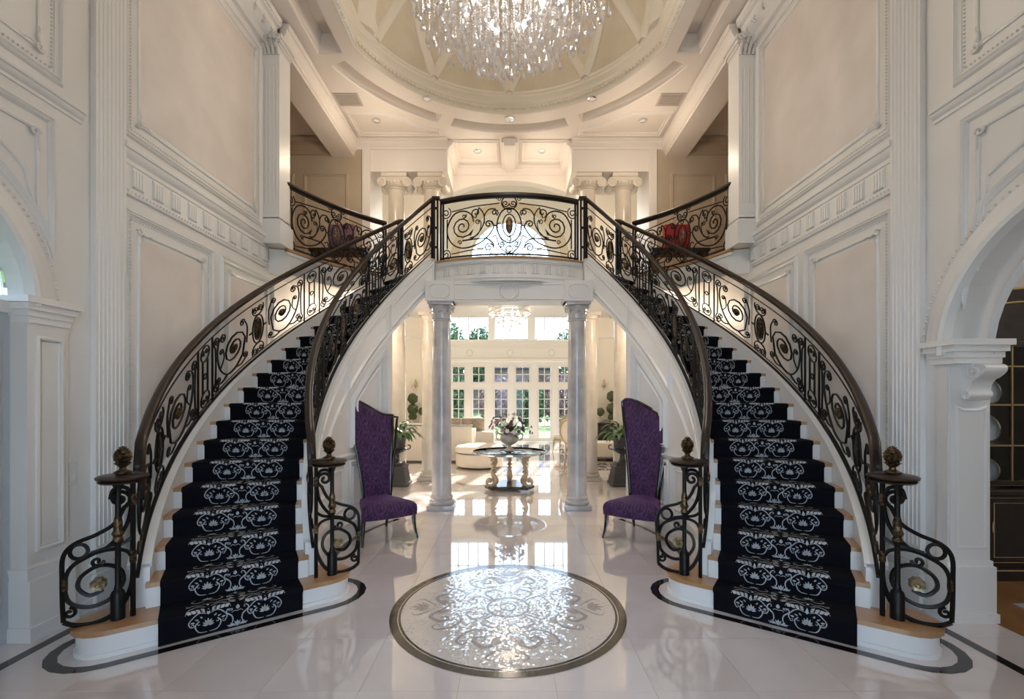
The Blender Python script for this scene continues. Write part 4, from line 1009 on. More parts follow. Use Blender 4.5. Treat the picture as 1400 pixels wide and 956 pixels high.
    # carpet runner
    run = thing('stair_runner', 'black stair carpet with pale damask scrolls on the %s staircase' % sd, 'carpet', centre(m), group='damask stair carpets')
    def section(th0, z, dth):
        """outline of one step of the runner, from the foot of its riser to the back of its tread (angle, height, out)"""
        return
    rr = [2.50, 2.80, 3.11, 3.415]
    def step_strip(o):          # o = thickness offset
        pr = [(TH1, -0.0 if True else 0, 0.004 + o), (TH1, RISE - 0.045, 0.004 + o), (TH1, RISE - 0.037, 0.022 + o), (TH1, RISE - 0.016, 0.025 + o), (TH1, RISE - 0.001 + o * 0.6, 0.019 + o * 0.7), (TH1 - 0.12, RISE + 0.001 + o, 0.0), (TH1 - DT, RISE + 0.001 + o, 0.0)]
        return pr
    def runner_mesh(z_low):
        q = MB(); pr = step_strip(0.006); pr[0] = (pr[0][0], z_low, pr[0][2])
        pts = []
        for th, z, off in pr:
            row = []
            for r in rr:
                x, y, _ = lp(r, th, 0); row.append((x - sin(R(th)) * off, y + cos(R(th)) * off, z))
            pts.append(row)
        lo = []
        for th, z, off in pr:
            row = []
            for r in rr:
                x, y, _ = lp(r, th, 0); o2 = off - 0.009 if off > 0 else off
                row.append((x - sin(R(th)) * o2, y + cos(R(th)) * o2, z - (0.006 if z > RISE - 0.02 else 0)))
            lo.append(row)
        n_, w_ = len(pr), len(rr)
        q.add([p for r in pts for p in r] + [p for r in lo for p in r],
              [(i * w_ + j, (i + 1) * w_ + j, (i + 1) * w_ + j + 1, i * w_ + j + 1) for i in range(n_ - 1) for j in range(w_ - 1)] +
              [(i * w_ + j, (i + 1) * w_ + j, n_ * w_ + (i + 1) * w_ + j, n_ * w_ + i * w_ + j) for i in range(n_ - 1) for j in (0, w_ - 1)])
        return q
    piece = runner_mesh(0.0).build('carpet_step', 'carpet', run, m=m, local=True, smooth=50)
    motif = damask(m).build('damask_figure', 'carpet_motif', run, m=m, local=True, kind='stuff', normals=False)
    for k in range(1, 20):
        share(piece, run, (0, 0, RISE * k), -R(DT) * m * k); share(motif, run, (0, 0, RISE * k), -R(DT) * m * k)

# ================================================================ IRONWORK
ZH = 0.80                       # underside of the handrail above the string cap
def draw(P, lines, rad, name, parent, m, mat='iron', sides=5, closed=False):
    q = MB()
    for l in lines: q.tube([P(a, b, 0) for a, b in l], rad * 1.25, sides, closed)
    return q.build(name, mat, parent, m=m, smooth=60)
def flip(l): return [(-a, b) for a, b in l]
def oval_unit(P, parent, m, k, zc=0.36):
    """upright bronze oval in an iron ring with small scrolls above and below"""
    E = lambda rx, ry, n=18: [(x * k, y) for x, y in ell(0, zc, rx, ry, n)]
    draw(P, [E(0.095, 0.175)], 0.008, 'oval_ring', parent, m, closed=True)
    q = MB(); n = 14
    pts = [P(0, zc, 0.014)] + [P(x, y, 0.010) for x, y in [(a * k, b) for a, b in ell(0, zc, 0.03, 0.075, n)]] + [P(x, y, 0.0) for x, y in E(0.055, 0.125, n)] + [P(x, y, -0.010) for x, y in [(a * k, b) for a, b in ell(0, zc, 0.03, 0.075, n)]] + [P(0, zc, -0.014)]
    f = [(0, 1 + i, 1 + (i + 1) % n) for i in range(n)]
    for r_ in range(2): f += [(1 + r_ * n + i, 1 + (r_ + 1) * n + i, 1 + (r_ + 1) * n + (i + 1) % n, 1 + r_ * n + (i + 1) % n) for i in range(n)]
    f += [(1 + 3 * n, 1 + 2 * n + (i + 1) % n, 1 + 2 * n + i) for i in range(n)]
    q.add(pts, f); q.build('medallion', 'bronze', parent, m=m, smooth=60, label='bronze oval medallion')
    draw(P, [E(0.062, 0.135)], 0.006, 'oval_ring', parent, m, closed=True)
    for s_ in (1, -1):
        for l in (spi(0.045, 0.60, 0.045, 200, -1.5), spi(0.045, 0.10, 0.045, 160, 1.5)): draw(P, [[(s_ * a * k, b) for a, b in l]], 0.0065, 'scroll', parent, m)
        draw(P, [[(s_ * a * k, b) for a, b in [(0.10, 0.36), (0.15, 0.36)]]], 0.008, 'stud', parent, m)
        for l in ([(0.0, 0.535), (0.06, 0.55), (0.10, 0.60), (0.09, 0.65)], [(0.0, 0.185), (0.06, 0.17), (0.10, 0.12), (0.09, 0.06)]): draw(P, [[(s_ * a * k, b) for a, b in catmull(l, 4)]], 0.007, 'scroll', parent, m)
def scroll_unit(P, parent, m, k, s=1):
    """large running scroll about a bronze rosette, with lesser scrolls in the corners; s mirrors it"""
    T = lambda l: [(s * a * k, b) for a, b in l]
    main = catmull([(0.22, 0.56), (0.235, 0.44), (0.19, 0.26), (0.08, 0.13), (-0.05, 0.12), (-0.16, 0.20)], 5) + spi(-0.03, 0.36, 0.175, 205, -1.9, 0.22)[1:]
    draw(P, [T(main)], 0.0085, 'large_scroll', parent, m)
    q = MB(); cx, cz = -0.03 * s * k, 0.36
    n = 8
    ring = lambda r, d: [P(cx + r * k * cos(2 * pi * i / n), cz + r * sin(2 * pi * i / n), d) for i in range(n)]
    q.loft([ring(0.018, 0.026), ring(0.038, 0.018), ring(0.042, 0.0), ring(0.038, -0.018), ring(0.018, -0.026)])
    q.build('rosette', 'bronze', parent, m=m, smooth=30, label='bronze rosette')
    draw(P, [T(catmull([(0.235, 0.44), (0.22, 0.56), (0.15, 0.62)], 5) + spi(0.15, 0.575, 0.045, 90, 1.4)[1:])], 0.0075, 'scroll', parent, m)
    draw(P, [T(catmull([(0.19, 0.26), (0.13, 0.34), (0.14, 0.44)], 5) + spi(0.172, 0.44, 0.032, 180, -1.3)[1:])], 0.0065, 'scroll', parent, m)
    draw(P, [T(catmull([(-0.05, 0.12), (-0.14, 0.10), (-0.20, 0.13)], 5) + spi(-0.20, 0.165, 0.04, -90, -1.4)[1:])], 0.007, 'scroll', parent, m)
    draw(P, [T(catmull([(0.08, 0.13), (0.16, 0.10), (0.22, 0.12)], 5) + spi(0.215, 0.155, 0.04, -60, 1.4)[1:])], 0.007, 'scroll', parent, m)
    draw(P, [T(catmull([(-0.22, 0.30), (-0.23, 0.48), (-0.19, 0.58)], 5) + spi(-0.155, 0.575, 0.04, 170, -1.4)[1:])], 0.007, 'scroll', parent, m)
def bar_unit(P, parent, m, k):
    for a in (-0.135, 0.135): draw(P, [[(a * k, 0.02), (a * k, 0.70)]], 0.009, 'baluster', parent, m)
    for a in (-0.045, 0.045): draw(P, [[(a * k, 0.20), (a * k, 0.53)]], 0.008, 'baluster', parent, m)
    draw(P, [[(a * k, b) for a, b in ell(0, 0.365, 0.026, 0.026, 10)]], 0.006, 'collar_ring', parent, m, closed=True)
    for b, s_ in ((0.60, 1), (0.13, -1)):
        draw(P, [[(a * k, c) for a, c in ell(0, b, 0.078, 0.078, 16)]], 0.007, 'ring', parent, m, closed=True)
        for t in (1, -1): draw(P, [[(t * a * k, c) for a, c in spi(0.03, b + 0.01 * s_, 0.03, 180, -1.3 * s_)]], 0.006, 'scroll', parent, m)
    for t in (1, -1):
        draw(P, [[(t * a * k, c) for a, c in catmull([(0.19, 0.16), (0.20, 0.36), (0.19, 0.54)], 3) + spi(0.215, 0.60, 0.055, 235, -1.5)]], 0.0075, 'scroll', parent, m)
        draw(P, [[(t * a * k, c) for a, c in [(0.19, 0.17)] + spi(0.215, 0.115, 0.055, 125, 1.5)]], 0.0075, 'scroll', parent, m)
def rail_section(P3, path, w=0.034, h=0.06):
    """rounded handrail section at every path entry; P3(entry, across, up) -> world"""
    sec = [(-w * 0.7, 0), (w * 0.7, 0), (w, h * 0.25), (w * 1.05, h * 0.55), (w * 0.7, h * 0.9), (0, h), (-w * 0.7, h * 0.9), (-w * 1.05, h * 0.55), (-w, h * 0.25)]
    return [[P3(e, a, b) for a, b in sec] for e in path]
def pinecone(c, r, h):
    q = MB(); rows, seg = 12, 16; v = []
    q.lathe([(0.028, -0.075), (0.05, -0.07), (0.052, -0.06), (0.022, -0.045), (0.018, -0.03), (0.035, -0.012), (0.05, 0.0), (0.03, 0.006)], c, 14)
    egg = lambda t: r * max(0.03, sin(pi * min(1.0, 0.16 + 0.84 * t) ** 0.9)) ** 0.75
    q.lathe([(egg(i / 10) * 0.86, c[2] + h * i / 10) for i in range(11)], (c[0], c[1], 0), 14)
    for i in range(8):
        t = 0.06 + 0.115 * i; n_ = 9 if i < 6 else 6; rad = egg(t); hw = rad * pi / n_ * 0.95; hh = h * 0.085
        for k in range(n_):
            a = 2 * pi * (k + 0.5 * (i % 2)) / n_; o = Vector((cos(a), sin(a), 0)); s_ = Vector((-sin(a), cos(a), 0)); p = Vector(c) + o * rad * 0.84 + Vector((0, 0, h * t))
            q.add([tuple(p - s_ * hw), tuple(p + Vector((0, 0, hh)) * 1.3 - o * rad * 0.06), tuple(p + s_ * hw), tuple(p - Vector((0, 0, hh))), tuple(p + o * rad * 0.30 + Vector((0, 0, hh * 0.5)))], [(0, 4, 1), (1, 4, 2), (2, 4, 3), (3, 4, 0)])
    return q
def newel(parent, m, r_rail, r_stem, th, sgn):
    """volute newel: turned stem, round cap with a pinecone, iron scrolls in a frame; sgn = +1 away from the circle's centre"""
    z0 = RISE
    c = pol(r_stem, th)
    nw = MB().lathe([(0.035, z0), (0.042, z0 + 0.0), (0.042, z0 + 0.17), (0.034, z0 + 0.19), (0.024, z0 + 0.20), (0.017, z0 + 0.24), (0.017, z0 + 0.5), (0.03, z0 + 0.53), (0.02, z0 + 0.56), (0.034, z0 + 0.585), (0.022, z0 + 0.61), (0.022, z0 + 0.68), (0.017, z0 + 0.70), (0.017, z0 + 0.88), (0.03, z0 + 0.91), (0.04, z0 + 0.93)], (*c, 0), 12).build('newel', 'iron', parent, m=m, smooth=40)
    MB().lathe([(0.02, z0 + 0.53), (0.033, z0 + 0.535), (0.023, z0 + 0.56), (0.037, z0 + 0.585), (0.025, z0 + 0.612), (0.026, z0 + 0.66), (0.019, z0 + 0.70)], (*c, 0), 12).build('newel_collar', 'bronze', nw, m=m, smooth=30)
    cc = pol(r_stem - 0.025 * sgn, th)
    capz = z0 + 0.93
    MB().lathe([(0.09, capz), (0.125, capz + 0.004), (0.135, capz + 0.016), (0.12, capz + 0.024), (0.143, capz + 0.032), (0.148, capz + 0.045), (0.13, capz + 0.056), (0.0, capz + 0.06)], (*cc, 0), 28).build('newel_cap', 'handrail', nw, m=m, smooth=40)
    pinecone((*cc, capz + 0.06 + 0.075), 0.050, 0.118).build('pinecone_finial', 'bronze', nw, m=m, smooth=25, label='bronze pinecone finial')
    wd = abs(r_stem - r_rail)
    P = lambda a, b, d: (*pol(r_rail + sgn * a, th + d * 20), z0 + b)
    X = lambda x: (365 - x) * 0.00150
    Z = lambda y: (832 - y) * 0.00152
    def pl(pts): return [(X(x), Z(y)) for x, y in pts]
    draw(P, [[(0, 0.0), (0, 0.93)]], 0.013, 'newel_post', nw, m)
    draw(P, [pl(spi(318, 292, 42, 60, -1.4)[::-1] + catmull([(335, 330), (300, 400), (240, 440), (165, 470), (130, 520), (127, 620), (128, 720), (131, 800)], 5))], 0.011, 'newel_scroll', nw, m)
    draw(P, [pl(catmull([(285, 290), (300, 245), (345, 248), (360, 320), (340, 420), (280, 500), (215, 530), (155, 570), (135, 640), (150, 720), (215, 755), (285, 735), (330, 670), (315, 605), (250, 580), (190, 615), (178, 665), (215, 705), (260, 690)], 5))], 0.011, 'newel_scroll', nw, m)
    draw(P, [pl(catmull([(131, 800), (170, 822), (240, 828), (310, 795), (355, 710), (365, 640)], 5))], 0.013, 'newel_scroll', nw, m)
    draw(P, [pl(catmull([(365, 570), (340, 530), (280, 515), (200, 530)], 5))], 0.010, 'newel_scroll', nw, m)
    draw(P, [pl(catmull([(365, 470), (330, 495), (280, 505), (220, 520)], 5))], 0.010, 'newel_scroll', nw, m)
    draw(P, [pl(ell(180, 505, 30, 32, 14))], 0.010, 'newel_scroll', nw, m, closed=True)
    draw(P, [pl(spi(240, 560, 24, 0, 1.2))], 0.009, 'newel_scroll', nw, m); draw(P, [pl(spi(150, 765, 24, -90, 1.2))], 0.009, 'newel_scroll', nw, m)
    q = MB(); cx, cz = X(245), Z(660); n = 16
    ring = lambda r, d, w=0: [P(cx + r * (1 + (0.14 if i % 2 and w else 0)) * cos(2 * pi * i / n), cz + r * (1 + (0.14 if i % 2 and w else 0)) * sin(2 * pi * i / n), d) for i in range(n)]
    q.loft([ring(0.008, 0.045), ring(0.014, 0.04), ring(0.017, 0.022), ring(0.036, 0.026, 1), ring(0.041, 0.016, 1), ring(0.041, -0.016, 1), ring(0.036, -0.026, 1), ring(0.017, -0.022), ring(0.008, -0.045)])
    q.build('rosette', 'gilt_pale', nw, m=m, smooth=20, label='pale gilt flower rosette')
    for x, y in ((132, 640), (365, 560), (365, 300)):
        q = MB(); q.bbox(-0.016, 0.016, -0.03, 0.03, -0.04, 0.04, 0.006)
        v0 = P(X(x), Z(y), 0); MB().add([(v0[0] + a, v0[1] + b * 0.5, v0[2] + c_) for a, b, c_ in q.v], q.f).build('leaf_clasp', 'bronze', nw, m=m)
def stair_rail(m, inner):
    sd = WORDS[m]; r = 2.39 if inner else 3.54; k = r / 3.54
    lab = ('black wrought iron railing with scrolls on the %s flank of the %s staircase' % ('inner' if inner else 'outer wall', sd)) if not inner else 'black wrought iron railing with scrolls on the inner edge of the %s staircase' % sd
    if not inner: lab = 'black wrought iron railing with scrolls on the outer wall edge of the %s staircase' % sd
    t = thing('stair_railing', lab, 'railing', (*pol(r, 213, RISE)[:2], RISE) if m == 1 else (-pol(r, 213)[0], pol(r, 213)[1], RISE), group='wrought iron stair railings')
    base = lambda th: ((TH1 - th) / DT + 1) * RISE + 0.10
    T0, T1 = 213.5, TOP - 1.0
    def P0(th, b, d): return (*pol(r + d, th), base(th) + b)
    tt = [T0 + (T1 - T0) * i / 64 for i in range(65)]
    # top rail eases into the newel cap below and levels at the landing above
    def hz(th):
        z = base(th) + ZH
        if th > 208: z = max(z, 1.10) if th < 212 else max(min(z, 1.115), 1.10)
        return min(z, ZL + 0.93)
    q = MB(); q.loft(rail_section(lambda th, a, b: (*pol(r + a, th), hz(th) + b), tt, 0.034, 0.062)); q.build('handrail', 'handrail', t, m=m, smooth=50, label='dark brown moulded handrail')
    def flatbar(b0, b1, name='rail_bar'):
        q = MB(); q.loft([[P0(th, b0, -0.012), P0(th, b0, 0.012), P0(th, b1, 0.012), P0(th, b1, -0.012)] for th in tt]); q.build(name, 'iron', t, m=m)
    flatbar(0.005, 0.022); flatbar(ZH - 0.02, ZH)
    q = MB(); q.tube([P0(th, 0.70, 0) for th in tt], 0.007, 5); q.build('rail_bar', 'iron', t, m=m, smooth=60)
    q = MB(); q.tube([P0(th, 0.055, 0) for th in tt], 0.006, 5); q.build('rail_bar', 'iron', t, m=m, smooth=60)
    U = lambda thc: (lambda a, b, d: P0(thc - a / 3.54 * 57.2958 / k, b, d))
    # a is metric along the outer circle; units are narrowed by k on the inner circle
    seq = [(209.0, 's-'), (202, 'o'), (194.6, 's'), (186.5, 'b'), (178.4, 's-'), (171, 'o'), (163.6, 's'), (155.5, 'b'), (147.4, 's-'), (140, 'o'), (134, 's')]
    for thc, kind in seq:
        Pk = U(thc)
        if kind == 'o': oval_unit(Pk, t, m, k)
        elif kind == 'b': bar_unit(Pk, t, m, k)
        else: scroll_unit(Pk, t, m, k * (1.16 if thc not in (209.0, 134) else 0.95), -1 if '-' in kind else 1)
    for th, top in ((T1 + 0.3, 1.0),):
        q = MB(); x, y = pol(r, th); q.box(x - 0.02, x + 0.02, y - 0.02, y + 0.02, ZL - 0.3, ZL + 0.93); q.build('post', 'iron', t, m=m)
    newel(t, m, r + (-0.02 if inner else 0.02), 2.24 if inner else 3.64, 213.9, -1 if inner else 1)
for m in (1, -1):
    stair_rail(m, False); stair_rail(m, True)
def wide_panel(P, parent, m, w):
    """long landing panel: frame with corner scrolls, two great spirals, central oval; coordinates a in [-1, 1] * w"""
    k = w / 1.02
    g = lambda x, y: ((x - 625) * 0.00205 * k, (540 - y) * 0.00205)
    G = lambda pts: [g(x, y) for x, y in pts]
    for s_ in (1, -1):
        S = lambda pts: [(s_ * a, b) for a, b in G(pts)]
        D = lambda pts, rad, name: draw(P, [S(pts)], rad, name, parent, m)
        D(spi(152, 185, 45, -60, 1.7), 0.007, 'corner_scroll'); D(spi(152, 497, 42, 60, -1.7), 0.007, 'corner_scroll')
        D([(162, 232), (162, 452)], 0.008, 'baluster')
        D([(200, 178), (380, 158), (555, 146)], 0.007, 'rail_bar'); D([(200, 497), (320, 484), (445, 474)], 0.007, 'rail_bar')
        D(spi(285, 302, 85, 20, 2.0, 0.12)[::-1] + catmull([(345, 372), (300, 405), (240, 380), (212, 310), (215, 305)], 4)[:1], 0.009, 'large_scroll')
        D(catmull([(370, 272), (350, 215), (290, 185), (215, 205), (165, 290), (172, 370), (220, 435), (300, 462), (400, 440), (470, 390), (515, 320), (500, 275)], 5) + spi(478, 297, 30, 40, -1.4)[1:], 0.009, 'large_scroll')
        D(catmull([(285, 405), (360, 395), (420, 340), (448, 270), (440, 215), (410, 170)], 5) + spi(388, 208, 40, 60, 1.3)[1:], 0.008, 'scroll')
        D(catmull([(448, 290), (450, 230), (480, 190), (525, 185)], 5) + spi(522, 215, 30, 85, -1.3)[1:], 0.008, 'scroll')
        D(catmull([(340, 390), (400, 370), (425, 300), (415, 262)], 4) + spi(400, 272, 20, 30, 1.2)[1:], 0.006, 'scroll')
        D(catmull([(285, 408), (380, 402), (470, 405), (512, 440)], 4) + spi(480, 470, 36, 40, -1.6)[1:], 0.008, 'scroll')
        D(catmull([(300, 240), (312, 210)], 3) + spi(298, 222, 18, 0, 1.1), 0.006, 'scroll'); D(spi(265, 418, 18, 180, 1.2), 0.006, 'scroll')
        D(catmull([(500, 400), (530, 385), (545, 430), (560, 470), (600, 510), (625, 512)], 4), 0.007, 'scroll'); D(spi(573, 447, 26, 200, -1.4), 0.007, 'scroll'); D(spi(598, 150, 27, 0, 1.4), 0.007, 'scroll'); D(spi(553, 115, 20, 180, 1.3), 0.006, 'scroll')
        D([(513, 310), (538, 310)], 0.008, 'stud'); D(ell(555, 310, 16, 16, 10) + [(571, 310)], 0.006, 'ring')
    for e, rad, nm in ((ell(625, 310, 86, 128, 24), 0.009, 'oval_ring'), (ell(625, 310, 46, 82, 20), 0.008, 'oval_ring'), (ell(625, 145, 54, 50, 18), 0.008, 'ring'), (ell(625, 202, 15, 15, 10), 0.006, 'ring'), (ell(625, 410, 15, 15, 10), 0.006, 'ring'), (ell(625, 484, 22, 22, 12), 0.007, 'ring')):
        draw(P, [G(e)], rad, nm, parent, m, closed=True)
    n = 14; q = MB(); E = lambda rx, ry: G(ell(625, 310, rx, ry, n))
    q.loft([[P(a, b, d) for a, b in E(rx, ry)] for rx, ry, d in ((8, 22, 0.016), (20, 50, 0.010), (26, 64, 0.0), (20, 50, -0.010), (8, 22, -0.016))]); q.build('medallion', 'bronze', parent, m=m, smooth=50, label='dark bronze oval medallion')
def level_rail(t, m, PL, w, z0, n=24):
    """handrail, bottom bar and end posts of a level railing; PL(a, d) -> (x, y)"""
    aa = [-w + 2 * w * i / n for i in range(n + 1)]
    q = MB(); q.loft(rail_section(lambda a, c, b: (*PL(a, c), z0 + 0.91 + b), aa)); q.build('handrail', 'handrail', t, m=m, smooth=50, label='dark brown moulded handrail')
    for b0, b1 in ((0.035, 0.055), (0.885, 0.91)):
        q = MB(); q.loft([[(*PL(a, -0.012), z0 + b0), (*PL(a, 0.012), z0 + b0), (*PL(a, 0.012), z0 + b1), (*PL(a, -0.012), z0 + b1)] for a in aa]); q.build('rail_bar', 'iron', t, m=m)
    for a in (-w, -w + 0.045, w, w - 0.045):
        x, y = PL(a, 0); q = MB(); q.box(x - 0.015, x + 0.015, y - 0.015, y + 0.015, z0, z0 + 0.92); q.build('post', 'iron', t, m=m)
BA = 1.115
PLB = lambda a, d: bridge(270 + a / BR * 57.2958, d - 0.04)
t = thing('bridge_railing', 'bowed black iron railing with great spirals across the middle of the landing bridge', 'railing', (0, 6.8, ZL), group=None)
level_rail(t, 1, PLB, BA, ZL)
wide_panel(lambda a, b, d: (*PLB(a, d), ZL + 0.04 + b * 0.99 - 0.03), t, 1, 1.02 * BA / 1.06)
for m in (1, -1):
    rb = 3.74; thm = (TOP + 1.5 + 160) / 2; wb_ = (160 - TOP - 1.5) / 2 / 57.2958 * rb
    PLC = lambda a, d: pol(rb + d, thm - a / rb * 57.2958)
    t = thing('balcony_railing', 'curved black iron railing with a great spiral guarding the %s balcony' % WORDS[m], 'railing', (pol(rb, thm)[0] * m, pol(rb, thm)[1], ZL), group='balcony railings')
    level_rail(t, m, PLC, wb_, ZL)
    wide_panel(lambda a, b, d: (*PLC(a, d), ZL + 0.04 + b * 0.99 - 0.03), t, m, wb_ - 0.06)
    # short iron infill and end newel where stair, balcony and bridge rails meet
    t2 = thing('landing_post', 'tall square iron post where the %s stair rail meets the landing' % WORDS[m], 'post', (pol(3.60, TOP)[0] * m, pol(3.60, TOP)[1], ZL), group='landing posts')
    x, y = pol(3.62, TOP - 2.2)
    MB().box(x - 0.03, x + 0.03, y - 0.03, y + 0.03, ZL, ZL + 0.97).build('shaft', 'iron', t2, m=m)
    MB().bbox(x - 0.06, x + 0.06, y - 0.06, y + 0.06, ZL + 0.97, ZL + 1.01, 0.01).build('cap', 'handrail', t2, m=m)

    t3 = thing('landing_post', 'slender twin iron post between bridge railing and %s stair railing' % WORDS[m], 'post', (pol(2.39, TOP)[0] * m, pol(2.39, TOP)[1], ZL), group='landing posts')
    for d_ in (-0.025, 0.03):
        x, y = pol(2.37, TOP - 2.0 + d_ * 20); x -= d_ * 0.2
        MB().box(x - 0.014, x + 0.014, y - 0.014, y + 0.014, ZL - 0.02, ZL + 0.95).build('bar', 'iron', t3, m=m)
    x, y = pol(2.37, TOP - 2.0)
    MB().bbox(x - 0.06, x + 0.06, y - 0.05, y + 0.05, ZL + 0.95, ZL + 0.985, 0.008).build('cap', 'handrail', t3, m=m)
    for z_ in (0.2, 0.5, 0.8): MB().bbox(x - 0.03, x + 0.03, y - 0.024, y + 0.024, ZL + z_, ZL + z_ + 0.03, 0.006).build('collar', 'iron', t3, m=m)

# ================================================================ COLUMNS
def shaft(mb, x, y, z0, z1, r0, r1, n=24):
    k = 8; mb.lathe([(r0 + (r1 - r0) * (i / k) ** 1.6, z0 + (z1 - z0) * i / k) for i in range(k + 1)], (x, y, 0), n)
def base_rings(mb, x, y, z, r):
    mb.bbox(x - r * 1.32, x + r * 1.32, y - r * 1.32, y + r * 1.32, z, z + 0.07, 0.006)
    mb.lathe([(r * 1.2, z + 0.07), (r * 1.28, z + 0.09), (r * 1.25, z + 0.12), (r * 1.08, z + 0.135), (r * 1.08, z + 0.15), (r * 1.15, z + 0.17), (r * 1.12, z + 0.19), (r * 1.02, z + 0.205)], (x, y, 0), 24)
for m in (1, -1):
    x, y = -1.035, 6.97
    t = thing('corinthian_column', 'grey marble column with a leafy capital under the %s end of the bridge' % WORDS[m], 'column', (x * m, y, 0), group='grey marble columns under the bridge')
    q = MB(); base_rings(q, x, y, 0, 0.15); q.build('base', 'grey_marble', t, m=m, smooth=40)
    q = MB(); shaft(q, x, y, 0.2, 2.86, 0.15, 0.132); q.lathe([(0.135, 2.85), (0.15, 2.86), (0.15, 2.875), (0.135, 2.885)], (x, y, 0), 24); q.build('shaft', 'grey_marble', t, m=m, smooth=40)
    q = MB(); q.lathe([(0.132, 2.885), (0.13, 2.95), (0.15, 3.04), (0.175, 3.08)], (x, y, 0), 20); q.bbox(x - 0.185, x + 0.185, y - 0.185, y + 0.185, 3.085, 3.13, 0.008); cp = q.build('capital', 'grey_marble', t, m=m, smooth=40)
    for row in (0, 1):
        for k in range(8):
            a = R(45 * k + 22.5 * row); zz = 2.885 + 0.075 * row
            q = MB(); rings = []
            for i in range(5):
                u = i / 4; rr = 0.134 + 0.012 * row + 0.01 * u + 0.05 * max(0, u - 0.5) * 2; z = zz + 0.11 * sin(u * pi * 0.62); w = (0.048, 0.05, 0.045, 0.03, 0.01)[i]
                c = Vector((x + rr * cos(a), y + rr * sin(a), z)); s_ = Vector((-sin(a), cos(a), 0)); o = Vector((cos(a), sin(a), 0)) * 0.008
                rings.append([tuple(c - s_ * w), tuple(c + o), tuple(c + s_ * w), tuple(c - o * 0.6)])
            q.loft(rings); q.build('acanthus_leaf', 'grey_marble', cp, m=m, smooth=60)
    for k in range(4):
        a = R(45 + 90 * k); q = MB()
        q.tube([(x + (0.18 + c) * cos(a), y + (0.18 + c) * sin(a), d) for c, d in spi(0.02, 3.05, 0.035, 180, -1.4)], 0.011, 5); q.build('volute', 'grey_marble', cp, m=m, smooth=60)
    for x, word in ((-1.63, 'inner'), (-2.33, 'outer')):
        y = 9.42
        t = thing('rear_column', 'plain cream marble column, the %s of the %s pair at the great room entrance' % (word, WORDS[m]), 'column', (x * m, y, 0), group='cream marble columns at the great room')
        q = MB(); base_rings(q, x, y, 0, 0.185); q.build('base', 'cream_marble', t, m=m, smooth=40)
        q = MB(); shaft(q, x, y, 0.2, 3.28, 0.185, 0.165); q.build('shaft', 'cream_marble', t, m=m, smooth=40)
        q = MB(); q.lathe([(0.165, 3.28), (0.185, 3.30), (0.185, 3.32), (0.2, 3.36)], (x, y, 0), 24); q.box(x - 0.22, x + 0.22, y - 0.22, y + 0.22, 3.36, 3.43); q.build('capital', 'cream_marble', t, m=m, smooth=40)
    for x, word in ((-1.62, 'inner'), (-2.36, 'outer')):
        y = 9.48
        t = thing('ionic_column', 'cream column with scrolled capital on the landing, %s one of the %s pair' % (word, WORDS[m]), 'column', (x * m, y, ZL), group='scroll-capital columns on the landing')
        q = MB(); base_rings(q, x, y, ZL, 0.175); q.build('base', 'cream_marble', t, m=m, smooth=40)
        q = MB(); shaft(q, x, y, ZL + 0.2, 5.98, 0.175, 0.158); q.lathe([(0.158, 5.97), (0.175, 5.98), (0.175, 6.0), (0.16, 6.01)], (x, y, 0), 24); q.build('shaft', 'cream_marble', t, m=m, smooth=40)
        q = MB(); q.lathe([(0.16, 6.01), (0.21, 6.05), (0.225, 6.10), (0.21, 6.13)], (x, y, 0), 24); q.bbox(x - 0.26, x + 0.26, y - 0.22, y + 0.22, 6.20, 6.28, 0.012); q.box(x - 0.24, x + 0.24, y - 0.19, y + 0.19, 6.12, 6.20)
        cp = q.build('capital', 'cream_marble', t, m=m, smooth=40)
        for s_ in (1, -1):
            q = MB(); q.lathe([(0.085, -0.2), (0.10, -0.19), (0.07, -0.1), (0.06, 0.0), (0.07, 0.1), (0.10, 0.19), (0.085, 0.2)], (x + s_ * 0.255, y, 6.10), 18, ax='y')
            vo = q.build('volute', 'cream_marble', cp, m=m, smooth=50)
            q = MB(); q.tube([(x + s_ * 0.255 + s_ * a, y - 0.203, 6.10 + b) for a, b in spi(0, 0, 0.085, 90, -2.0)], 0.010, 5); q.build('spiral', 'cream_marble', cp, m=m, smooth=60)
        q = MB()
        for k in range(9):
            a = R(200 + 17.5 * k); q.lathe([(0.002, -0.03), (0.022, -0.01), (0.024, 0.015), (0.012, 0.035)], (x + 0.215 * cos(a), y + 0.215 * sin(a), 6.085), 6)
        q.build('egg_moulding', 'cream_marble', cp, m=m, smooth=60, kind='stuff')

# ================================================================ CHANDELIERS
CH = (0.0, 4.85)
ch = thing('crystal_chandelier', 'huge tiered crystal chandelier hanging in the middle of the dome', 'chandelier', (*CH, 6.0))
q = MB(); q.tube([(CH[0], CH[1], 7.2), (CH[0], CH[1], 9.62)], 0.02, 8); q.lathe([(0.14, 9.50), (0.16, 9.60), (0.1, 9.66)], (*CH, 0), 20); q.build('hanging_rod', 'chrome', ch, smooth=40)
tiers = []
for k in range(9):
    u = k / 8; r = 1.10 - 0.98 * u; zb = 5.92 - 0.56 * u ** 0.75; zt = 6.48 + 0.9 * u
    tiers.append((r, zt, zb))
q = MB()
for r, zt, zb in tiers: q.tube([(CH[0] + r * cos(2 * pi * i / 40), CH[1] + r * sin(2 * pi * i / 40), zt) for i in range(40)], 0.012, 5, closed=True)
for k in range(12):
    a = 2 * pi * k / 12; q.tube([(CH[0] + r * cos(a), CH[1] + r * sin(a), zt) for r, zt, zb in tiers], 0.009, 5)
q.build('tier_frame', 'chrome', ch, smooth=60)
def drop_mesh(mb, c, s, seg=6):
    mb.lathe([(0.0015 * s, 0.075 * s), (0.005 * s, 0.052 * s), (0.013 * s, 0.026 * s), (0.021 * s, 0.002 * s), (0.018 * s, -0.016 * s), (0.007 * s, -0.027 * s)], c, seg)
